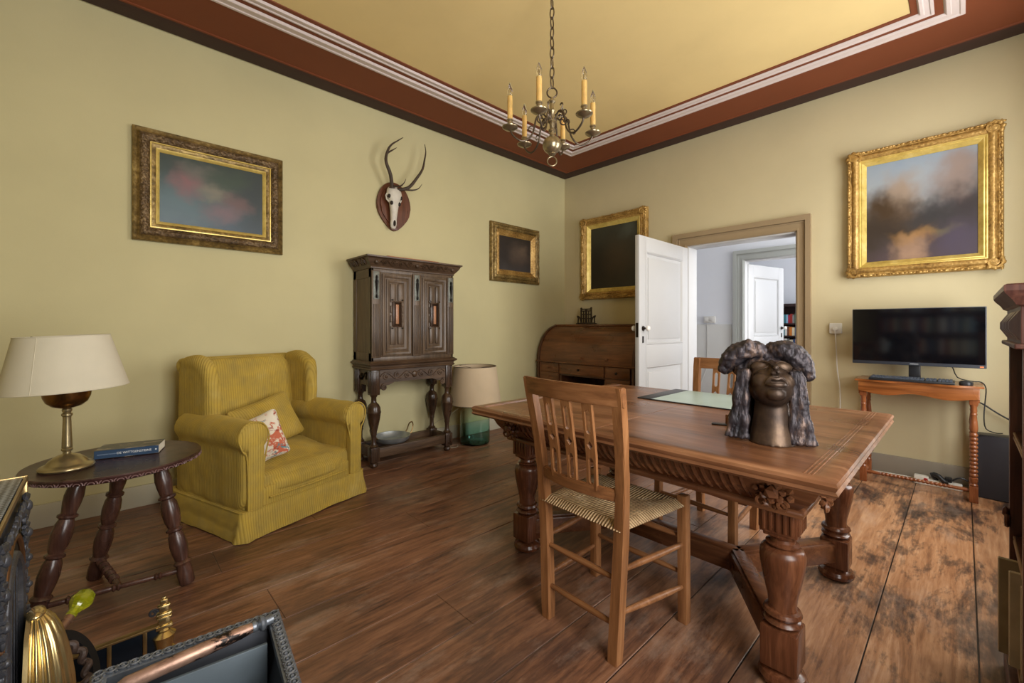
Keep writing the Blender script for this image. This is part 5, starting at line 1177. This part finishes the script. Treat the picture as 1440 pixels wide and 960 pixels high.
# ------------------------------------------------------------------ socket, console, computer
so = thing('power_socket', 'white wall socket with plug and hanging white cord beside the door', 'socket', (XW - 0.001, 0.738, 1.097), -90)
m = MB(); m.box(-0.042, 0.042, -0.028, 0, 0, 0.088, 0.006); m.lathe([(0.021, 0), (0.023, 0.003), (0.020, 0.004)], 24, T(0, -0.028, 0.046) @ RX(90)); m.build('plate', PLUGW, so)
m = MB(); m.lathe([(0.017, 0), (0.018, 0.012), (0.016, 0.026), (0.008, 0.032)], 20, T(0.002, -0.028, 0.038) @ RX(90)); m.tube([(0.002, -0.05, 0.036), (0.003, -0.052, 0.02), (0.003, -0.05, 0.004)], [0.008, 0.007, 0.005], 10); m.build('plug', PLUGW, so)
m = MB(); m.tube(sm([(0.003, -0.05, 0.006), (0.006, -0.03, -0.12), (0.012, -0.022, -0.30), (0.03, -0.022, -0.46), (0.035, -0.03, -0.75), (0.06, -0.045, -1.02), (0.12, -0.05, -1.085), (0.3, -0.05, -1.075), (0.50, -0.06, -1.07)]), 0.0038, 8); m.build('cord', PLUGW, so)
CON = wood('console_wood', S(86, 46, 20), S(142, 84, 42), S(176, 113, 62), 'X', 0.22, 0.6, 0.5, 0.5, 0.3); CONZ = wood('console_turned', S(76, 38, 20), S(130, 74, 42), S(164, 104, 66), 'Z', 0.2, 1.0, 0.5, 0.5, 0.3)
co = thing('console_table', 'narrow polished console table with bobbin turned legs under the monitor', 'table', (XW - 0.024, 0.567, 0), -90)
Lc, Dp, zc = 0.66, 0.345, 0.765
m = MB(); P = [(0, 0), (0, -0.02)]
edge = [(Lc * k / 40, -Dp + 0.010 - 0.012 * math.cos(4 * PI * k / 40 + PI)) for k in range(41)]
m.prism([(0, 0)] + edge[:] + [(Lc, 0)], 0.014, T(0, 0, zc - 0.014), 0.004); m.build('table_top', CON, co)
m = MB(); ap = [(0.02, zc - 0.014)] + [(0.02 + (Lc - 0.04) * k / 40, zc - 0.104 - 0.016 * (-math.cos(2 * PI * k / 40 * 2)) * (0.6 if 5 < k < 35 else 1) + 0.01 * math.sin(PI * k / 40)) for k in range(41)] + [(Lc - 0.02, zc - 0.014)]
m.prism(ap, 0.018, T(0, -Dp + 0.045, 0) @ XZ, 0.002); m.box(0.02, 0.036, -Dp + 0.045, -0.03, zc - 0.11, zc - 0.014); m.box(Lc - 0.036, Lc - 0.02, -Dp + 0.045, -0.03, zc - 0.11, zc - 0.014); m.box(0.02, Lc - 0.02, -0.03, -0.014, zc - 0.11, zc - 0.014); m.build('apron', CON, co)
def bob(z0, z1, n, r): return [q for k in range(n) for q in ((r * 0.62, z0 + (z1 - z0) * k / n), (r * 0.92, z0 + (z1 - z0) * (k + 0.25) / n), (r, z0 + (z1 - z0) * (k + 0.5) / n), (r * 0.92, z0 + (z1 - z0) * (k + 0.75) / n))]
for x in (0.047, Lc - 0.047):
    for y in (-Dp + 0.06, -0.045):
        m = MB(); m.box(x - 0.021, x + 0.021, y - 0.021, y + 0.021, 0.0, 0.105, 0.003); m.box(x - 0.021, x + 0.021, y - 0.021, y + 0.021, zc - 0.125, zc - 0.014, 0.003)
        m.lathe([(0.018, 0.104), (0.021, 0.115), (0.016, 0.125), (0.020, 0.135), (0.020, 0.16)] + bob(0.165, 0.455, 11, 0.021) + [(0.014, 0.457), (0.019, 0.468), (0.021, 0.49), (0.018, 0.53), (0.014, 0.57), (0.018, 0.578), (0.014, 0.586), (0.017, 0.60), (0.015, 0.625), (0.019, 0.635), (0.019, 0.642)], 20, T(x, y, 0)); m.build('leg', CONZ, co)
def hstr(p0, p1, n, r=0.0125):
    M4, L = along(p0, p1); m = MB(); m.lathe([(r * 0.7, 0), (r, 0.03), (r * 0.8, 0.10 * L + 0.03)] + bob(0.10 * L + 0.035, 0.9 * L - 0.035, n, r) + [(r * 0.8, 0.9 * L - 0.03), (r, L - 0.03), (r * 0.7, L)], 16, M4); m.build('stretcher', CONZ, co)
hstr((0.06, -Dp + 0.06, 0.075), (Lc - 0.06, -Dp + 0.06, 0.075), 17); 
for x in (0.047, Lc - 0.047): hstr((x, -Dp + 0.075, 0.06), (x, -0.06, 0.06), 7)
BLKP = plain('black_plastic', S(34, 36, 40), 0.4, 0, 0.06, 30); BEZ = plain('bezel_grey', S(58, 62, 70), 0.4, 0.2, 0.05)
SCR = plain('screen_glass', S(8, 9, 13), 0.07, 0, 0.05, 5, 0, 60, **{'Specular IOR Level': 0.6})
mo = thing('monitor', 'large black computer monitor switched off, on the console table', 'monitor', (4.245, 0.2465, zc + 0.0003), -90)
m = MB(); m.box(-0.353, 0.353, 0.0, 0.030, 0.108, 0.524, 0.004); m.box(-0.20, 0.20, 0.028, 0.055, 0.16, 0.45, 0.012); bz = m.build('housing', BEZ, mo)
m = MB(); m.box(-0.347, 0.347, -0.0015, 0.002, 0.132, 0.519); m.build('screen', SCR, mo, smooth=False)
m = MB(); m.box(-0.032, 0.032, 0.035, 0.062, 0.008, 0.22, 0.005); m.lathe([(0.001, 0), (0.09, 0), (0.09, 0.005), (0.08, 0.009), (0.001, 0.009)], 40, T(0, 0.095, 0)); m.build('stand', BLKP, mo)
m = MB(); m.box(-0.022, 0.022, -0.0008, 0.001, 0.1175, 0.1215); m.build('maker_mark', plain('mark_grey', S(170, 172, 176), 0.4), bz)
m = MB(); m.box(0.322, 0.340, -0.0008, 0.001, 0.114, 0.124); m.build('sticker', plain('sticker_orange', S(226, 132, 84), 0.5), bz)
kbd = thing('keyboard', 'black keyboard lying on the console table in front of the monitor', 'keyboard', (4.155, 0.262, zc + 0.0003), -90)
m = MB(); m.box(-0.222, 0.222, -0.065, 0.065, 0, 0.016, 0.004, 2, RX(3) ); bmv = m.bm
for v in bmv.verts: v.co.z += 0.0038
m.build('case', BLKP, kbd)
m = MB()
for rr in range(6):
    y = 0.052 - rr * 0.0195; x = -0.212
    ws = [1] * 15 if rr not in (5,) else [1.3, 1.3, 1.3, 6, 1.3, 1.3, 1.3, 1.2]
    tot = sum(ws)
    for w in ws: W = 0.284 * w / tot; m.box(x + 0.001, x + W - 0.001, y - 0.008, y + 0.008, 0.016, 0.0235 + (y + 0.06) * 0.05, 0.0018, 1); x += W
    x = 0.080
    for k in range(3 if rr != 3 else 0): m.box(x + 0.001, x + 0.017, y - 0.008, y + 0.008, 0.016, 0.0235 + (y + 0.06) * 0.05, 0.0018, 1); x += 0.018
    x = 0.140
    for k in range(4): m.box(x + 0.001, x + 0.017, y - 0.008, y + 0.008, 0.016, 0.0235 + (y + 0.06) * 0.05, 0.0018, 1); x += 0.018
m.build('keys', plain('key_plastic', S(62, 70, 82), 0.45, 0, 0.05), kbd, smooth=False)
ms = thing('mouse', 'black computer mouse beside the keyboard on the console table', 'mouse', (4.165, -0.012, zc + 0.0003), -95)
m = MB(); m.puff((0, 0, 0.010), (0.033, 0.055, 0.020), 3, 12, fn=lambda q: Vector((q.x, q.y, max(-0.010, q.z * (1 - 0.15 * q.y / 0.05))))); ms_b = m.build('shell', BLKP, ms, angle=60)
m = MB(); m.lathe([(0.009, -0.003), (0.0095, 0), (0.009, 0.003)], 16, T(0, 0.025, 0.0245) @ RY(90)); m.build('wheel', BEZ, ms)
CAB = plain('black_cable', S(22, 22, 24), 0.5)
cbm = thing('computer_cable', 'black cable looping from the monitor over the console end to the black box', 'cable', (4.36, 0.12, 0.9))
m = MB(); m.tube(sm([(-0.02, 0.04, 0.06), (-0.03, 0.0, 0.005), (-0.02, -0.06, -0.02), (-0.02, -0.09, -0.10), (0.0, -0.16, -0.124), (0.02, -0.205, -0.128), (0.03, -0.226, -0.17), (0.03, -0.222, -0.26), (0.0, -0.216, -0.36), (0.0, -0.225, -0.44), (0.0, -0.27, -0.462), (-0.01, -0.30, -0.458)]), 0.0035, 8); m.tube([(-0.032, -0.01, -0.01), (-0.03, -0.03, -0.022), (-0.03, -0.04, -0.03)], [0.009, 0.010, 0.006], 10); m.build('lead', CAB, cbm)
cb2 = thing('power_cable', 'thicker black cable sagging behind the console leg towards the bookcase', 'cable', (4.42, -0.06, 0.62))
m = MB(); m.tube(sm([(0, 0.12, 0.05), (0, 0.04, 0.03), (0, -0.03, 0.0), (-0.01, -0.10, -0.055), (-0.02, -0.20, -0.115), (-0.01, -0.30, -0.13)]), 0.005, 8); m.build('lead', CAB, cb2)
ps = thing('power_strip', 'white power strip with red switch and black plugs on the floor behind the console', 'power strip', (4.375, 0.155, 0), -90)
m = MB(); m.box(-0.10, 0.15, -0.025, 0.025, 0.0, 0.045, 0.006); 
m.box(-0.10, -0.02, -0.03, 0.03, 0.0, 0.062, 0.008); m.build('strip', PLUGW, ps)
m = MB(); m.box(-0.045, -0.025, -0.033, -0.028, 0.03, 0.052, 0.002); tag(m.build('switch', plain('red_switch', S(170, 40, 44), 0.35), ps), 'dark red rocker switch')
m = MB(); m.tube(sm([(0.02, 0, 0.046), (0.0, -0.01, 0.085), (0.03, -0.02, 0.080), (0.06, -0.03, 0.05), (0.08, -0.03, 0.05)]), 0.016, 10); m.box(0.06, 0.10, -0.02, 0.02, 0.044, 0.08, 0.008); m.tube(sm([(0.10, 0, 0.06), (0.14, 0, 0.09), (0.20, 0.01, 0.06), (0.22, 0.02, 0.02)]), 0.006, 8); m.build('black_plug', BLKP, ps)
pc = thing('black_box', 'black upright plastic box on the floor between console leg and bookcase', 'box', (XW - 0.03, -0.185, 0), -90)
GRP = plain('charcoal_plastic', S(52, 53, 60), 0.42, 0, 0.05)
m = MB(); fr = [(-0.125, -0.12)] + [(-0.125 + 0.25 * k / 12, -0.12 - 0.022 * math.sin(PI * k / 12)) for k in range(1, 12)] + [(0.125, -0.12), (0.125, 0), (-0.125, 0)]
m.prism(fr, 0.415, T(0, 0, 0.006), 0.006); m.build('housing', GRP, pc, angle=30)
m = MB(); m.box(-0.11, 0.11, -0.135, -0.02, 0.420, 0.425, 0.002); m.build('top_grip', BLKP, pc); m = MB(); m.box(-0.118, 0.118, -0.128, -0.01, 0.0, 0.008); m.build('foot_plate', BLKP, pc)

# ------------------------------------------------------------------ tall bookcase at the right edge
RB = wood('bookcase_wood', S(38, 20, 16), S(76, 44, 36), S(112, 72, 58), 'Z', 0.34); RBL = plain('shelf_edge', S(150, 124, 98), 0.5, 0, 0.1)
BX0, BX1, BY, BZ = 1.725, 2.225, -0.106, 1.29
rbk = thing('bookcase', 'dark carved bookcase cut off by the right edge of the photo', 'bookcase', ((BX0 + BX1) / 2, -0.27, 0))
bw = (BX1 - BX0) / 2; yf = BY + 0.27; ybk = -0.15
m = MB()
for s in (-1, 1): m.box(s * bw - (0.025 if s > 0 else 0), s * bw + (0 if s > 0 else 0.025), ybk, yf, 0, 1.20, 0.003)
m.box(-bw, bw, ybk - 0.015, ybk, 0, 1.20); m.build('carcass', RB, rbk)
for z in (0.10, 0.445, 0.79):
    m = MB(); m.box(-bw + 0.025, bw - 0.025, ybk, yf - 0.012, z - 0.012, z + 0.012); s = m.build('shelf', RB, rbk)
    m = MB(); m.box(-bw + 0.025, bw - 0.025, yf - 0.012, yf - 0.008, z - 0.011, z - 0.003, 0.001); m.box(-bw + 0.025, bw - 0.025, yf - 0.012, yf - 0.008, z + 0.003, z + 0.011, 0.001); tag(m.build('edge_strip', RBL, s), 'pale worn shelf edge')
m = MB(); m.box(-bw, bw, ybk, yf + 0.004, 1.100, 1.205, 0.002); m.box(-bw - 0.012, bw + 0.012, ybk, yf + 0.016, 1.093, 1.107, 0.004)
for cx in (-bw + 0.05, -bw + 0.17, 0, bw - 0.17, bw - 0.05):
    a = [(cx - 0.045, yf + 0.004, 1.115), (cx + 0.045, yf + 0.004, 1.115), (cx + 0.045, yf + 0.004, 1.195), (cx - 0.045, yf + 0.004, 1.195)]; b = [(cx - 0.008, yf + 0.022, 1.145), (cx + 0.008, yf + 0.022, 1.145), (cx + 0.008, yf + 0.022, 1.165), (cx - 0.008, yf + 0.022, 1.165)]; m.loft([a, b])
for cy in (yf - 0.06, yf - 0.2):
    a = [(-bw, cy - 0.05, 1.115), (-bw, cy + 0.05, 1.115), (-bw, cy + 0.05, 1.195), (-bw, cy - 0.05, 1.195)]; b = [(-bw - 0.02, cy - 0.012, 1.145), (-bw - 0.02, cy + 0.012, 1.145), (-bw - 0.02, cy + 0.012, 1.165), (-bw - 0.02, cy - 0.012, 1.165)]; m.loft([a, b])
m.build('frieze', RB, rbk, smooth=False)
m = MB(); rings = [[(-bw - o, ybk, z), (-bw - o, yf + o, z), (bw + o, yf + o, z), (bw + o, ybk, z)] for o, z in ((0.0, 1.203), (0.012, 1.209), (0.018, 1.221), (0.030, 1.237), (0.034, 1.245), (0.034, 1.259), (0.028, 1.263))]; m.loft(rings); m.build('cornice', RB, rbk, angle=20)
m = MB()
for z in (0.50,): m.tube(spiral((bw - 0.02, z), 0.022, 0.006, PI / 2, 1.3, 16, 'xz', yf + 0.006), 0.006, 6); m.ball((bw - 0.02, yf + 0.008, z + 0.03), (0.010, 0.010, 0.02), 1)
m.build('carved_scroll', RB, rbk); m = MB(); m.box(-bw, bw, ybk, yf + 0.012, 0, 0.085, 0.006); m.build('plinth', RB, rbk)
for i, (x, col, nm) in enumerate(((2.08, S(150, 140, 116), 'olive covered'), (2.015, S(190, 182, 160), 'cream covered'), (1.95, S(168, 160, 140), 'grey covered'))):
    mg = thing('magazine', '%s large magazine sticking out of the low shelf of the right-hand bookcase' % nm, 'magazine', (x, -0.37, 0.1125), 0, 'magazines on the low shelf')
    m = MB(); m.box(0, 0.016, 0.0, 0.292 - 0.02 * i, 0, 0.30 - 0.012 * i, 0.001, 1); m.build('cover', plain('magazine_%d' % i, col, 0.5, 0, 0.15, 14), mg)
    m = MB(); m.box(0.001, 0.015, 0.0, 0.294 - 0.02 * i, 0.002, 0.2985 - 0.012 * i); m.build('pages', PAGE, mg)

# ------------------------------------------------------------------ bookcase mirrored in the dark screen
lb = thing('bookcase', 'shelves of books behind the camera, seen only mirrored in the dark monitor', 'bookcase', (XB + 0.003, 0.0, 0))
m = MB()
for y in (-0.40, 0.26, 0.92): m.box(0, 0.26, y, y + 0.025, 0, 2.0, 0.002)
m.box(0, 0.012, -0.40, 0.945, 0, 2.0); m.box(0, 0.28, -0.42, 0.965, 2.0, 2.04, 0.006); m.build('carcass', RB, lb)
r = random.Random(21)
for z in (0.06, 0.40, 0.73, 1.05, 1.37, 1.69):
    m = MB(); m.box(0.012, 0.25, -0.375, 0.92, z, z + 0.022, 0.002); m.build('shelf', RB, lb)
proto = {}
for z in (0.73, 1.05, 1.37):
    for a, b in ((-0.37, 0.255), (0.29, 0.915)):
        y = a
        while y + 0.036 <= b:
            cn = r.choice(['cream', 'white', 'pale blue', 'navy', 'grey', 'brown', 'red', 'teal', 'cream'])
            if cn not in proto: proto[cn] = shelf_book(0.034, 0.16, 0.22, bm_[cn]); o = proto[cn]
            else: o = copy_tree(proto[cn])
            y += 0.036
            o.rotation_euler = (0, 0, PI); o.location = (XB + 0.22, y, z + 0.0225)
            tag(o, 'hardback standing on the shelves mirrored in the dark monitor', 'book', 'books mirrored in the monitor')

# ------------------------------------------------------------------ chandelier
CBR = plain('chandelier_brass', S(158, 144, 116), 0.28, 0.85, 0.25, 20); CIR = plain('chandelier_iron', S(92, 80, 68), 0.36, 0.8, 0.2)
WAX = plain('wax_sleeve', S(206, 168, 98), 0.55, 0, 0.15, 30, **{'Subsurface Weight': 0.15})
bg = NT('bulb_glass'); BULB = bg.set((1, 1, 1, 1), 0.02, 0, **{'Transmission Weight': 1.0, 'IOR': 1.3, 'Specular IOR Level': 0.8}); FIL = plain('filament', S(190, 170, 130), 0.4, 0.6)
chn = thing('chandelier', 'six-armed brass chandelier with candle bulbs hanging on a chain', 'chandelier', (1.842, 1.603, 2.045))
zr = -2.045
m = MB(); m.lathe([(0.001, 2.115), (0.006, 2.116), (0.010, 2.118), (0.018, 2.122), (0.022, 2.126), (0.02, 2.13)] + [(0.053 * math.cos(a), 2.177 + 0.050 * math.sin(a)) for a in [R(-62 + 124 * k / 16) for k in range(17)]] +
    [(0.022, 2.224), (0.014, 2.232), (0.013, 2.245), (0.020, 2.252), (0.020, 2.262), (0.013, 2.27), (0.015, 2.30), (0.024, 2.306), (0.024, 2.316), (0.012, 2.33), (0.011, 2.36), (0.017, 2.37), (0.012, 2.385), (0.012, 2.41), (0.020, 2.42), (0.020, 2.428), (0.009, 2.436), (0.008, 2.445), (0.001, 2.447)], 32, T(0, 0, zr)); m.build('stem', CBR, chn)
def ringt(c, r_, th, ax): return [((c[0] + (r_ * math.cos(a) if ax == 'x' else 0)), c[1] + (0 if ax == 'x' else r_ * math.cos(a)), c[2] + r_ * 1.0 * math.sin(a)) for a in [2 * PI * k / 24 for k in range(24)]]
m = MB(); m.tube(ringt((0, 0, 2.086 + zr), 0.026, 0, 'x'), 0.0035, 8, True, RZ(-44)); m.tube([(0, 0, 2.112 + zr), (0, 0, 2.12 + zr)], 0.005, 8); m.build('lower_ring', CBR, chn)
m = MB(); m.tube(ringt((0, 0, 2.472 + zr), 0.028, 0, 'x'), 0.0045, 8, True, RZ(-44)); m.build('loop', CIR, chn)
z = 2.51; k = 0
m = MB()
while z < 3.11:
    L = 0.046; m.tube([(0.0135 * math.cos(a), 0, z + 0.031 + zr - 0.012 + L * 0.72 * math.sin(a)) for a in [2 * PI * j / 18 for j in range(18)]], 0.0036, 6, True, RZ(10 + 78 * (k % 2) + 9 * math.sin(k)))
    z += 0.056; k += 1
m.build('chain', CIR, chn)
m = MB(); m.lathe([(0.001, 3.095), (0.008, 3.097), (0.05, 3.112), (0.055, 3.125), (0.055, 3.127)], 24, T(0, 0, zr)); m.build('ceiling_rose', CIR, chn)
tc = math.degrees(math.atan2(-1.603, -1.842))
armpts = [(0.018, 2.31), (0.045, 2.345), (0.072, 2.345), (0.092, 2.318), (0.100, 2.28), (0.112, 2.235), (0.140, 2.200), (0.175, 2.190), (0.208, 2.205), (0.228, 2.225), (0.237, 2.244)]
def arm(ang):
    M4 = RZ(ang) @ T(0, 0, zr); m = MB()
    m.tube(sm([(r_, 0, z_) for r_, z_ in armpts]), 0.0052, 8, m=M4)
    m.tube([M4 @ Vector((0.062 + q[0], 0, 2.315 + q[2])) for q in spiral((0, 0), 0.026, 0.006, PI / 2, -1.3, 22, 'xz', 0)], 0.0045, 6)
    m.tube(sm([M4 @ Vector(p) for p in ((0.10, 0, 2.27), (0.125, 0, 2.275), (0.135, 0, 2.255), (0.122, 0, 2.248))]), 0.0038, 6)
    m.tube(sm([M4 @ Vector(p) for p in ((0.070, 0, 2.345), (0.085, 0, 2.372), (0.075, 0, 2.385), (0.064, 0, 2.376))]), 0.0038, 6)
    a = m.build('arm', CIR, chn); C4 = M4 @ T(0.240, 0, 0)
    m = MB(); m.lathe([(0.006, 2.240), (0.012, 2.244), (0.030, 2.249), (0.043, 2.258), (0.0445, 2.263), (0.041, 2.262), (0.028, 2.256), (0.010, 2.256), (0.010, 2.266), (0.017, 2.270), (0.017, 2.276), (0.013, 2.280), (0.013, 2.292), (0.018, 2.297), (0.018, 2.303), (0.010, 2.305)], 28, C4); m.build('drip_pan', CBR, a)
    m = MB(); m.lathe([(0.0145, 2.302), (0.0150, 2.34), (0.0142, 2.37), (0.0146, 2.41), (0.0135, 2.432), (0.008, 2.434)], 18, C4); m.build('candle', WAX, a, disp=lambda c: 0.0008 * noise.noise(c * 90))
    m = MB(); m.lathe([(0.009, 2.434), (0.013, 2.444), (0.0155, 2.458), (0.0135, 2.475), (0.008, 2.492), (0.0035, 2.506), (0.001, 2.509)], 18, C4, cap=False)
    b = m.build('bulb', BULB, a, angle=180)
    m = MB(); m.tube(sm([C4 @ Vector(p) for p in ((-0.003, 0, 2.435), (-0.004, 0, 2.46), (0, 0, 2.475), (0.004, 0, 2.46), (0.003, 0, 2.435))]), 0.0012, 5); m.build('filament', FIL, a)
for k in range(6): arm(tc - 16 + 60 * k)

# ------------------------------------------------------------------ light, sky, camera
def area(name, loc, rot, sx, sy, power, col):
    L = bpy.data.lights.new(name, 'AREA'); L.shape = 'RECTANGLE'; L.size = sx; L.size_y = sy; L.energy = power; L.color = col
    o = bpy.data.objects.new(name, L); C.objects.link(o); o.location = loc; o.rotation_euler = tuple(R(a) for a in rot); return o
DAY = (1.0, 0.97, 0.93)
area('daylight_by_window', (3.2, YF - 0.24, 1.65), (90, 0, 0), 1.5, 2.2, 100, DAY)
area('fill_behind_camera', (0.70, YF - 0.24, 1.65), (90, 0, 0), 1.3, 2.2, 100, DAY)  # unseen fill light, added to lift the darker left part of the room
area('hall_daylight', (5.35, -0.5, 1.7), (90, 0, 0), 1.2, 2.2, 62, (0.99, 0.99, 1.0))
area('library_daylight', (7.2, -0.5, 1.7), (90, 0, 0), 1.6, 2.2, 70, (0.97, 0.98, 1.0))
w = bpy.data.worlds.new('daylight_sky'); bpy.context.scene.world = w; w.use_nodes = True
bgn = w.node_tree.nodes['Background']; bgn.inputs[0].default_value = S(200, 214, 235); bgn.inputs[1].default_value = 1.0
cam = bpy.data.cameras.new('camera'); co_ = bpy.data.objects.new('camera', cam); C.objects.link(co_)
cam.sensor_width = 36; cam.lens = 606 / 1440 * 36; cam.shift_y = -20 / 1440; cam.clip_start = 0.02
co_.location = (0, 0, 1.15); co_.rotation_euler = (R(90), 0, R(-43.66))
sc_ = bpy.context.scene; sc_.camera = co_
sc_.view_settings.view_transform = 'Standard'; sc_.view_settings.look = 'None'; sc_.view_settings.gamma = 1; sc_.view_settings.use_curve_mapping = False
sc_.view_settings.exposure = 0.0
try:
    cy = sc_.cycles; cy.use_denoising = True; cy.max_bounces = 10; cy.diffuse_bounces = 6; cy.glossy_bounces = 4; cy.transmission_bounces = 8; cy.sample_clamp_indirect = 8; cy.caustics_reflective = False; cy.caustics_refractive = False
except Exception as e: pass
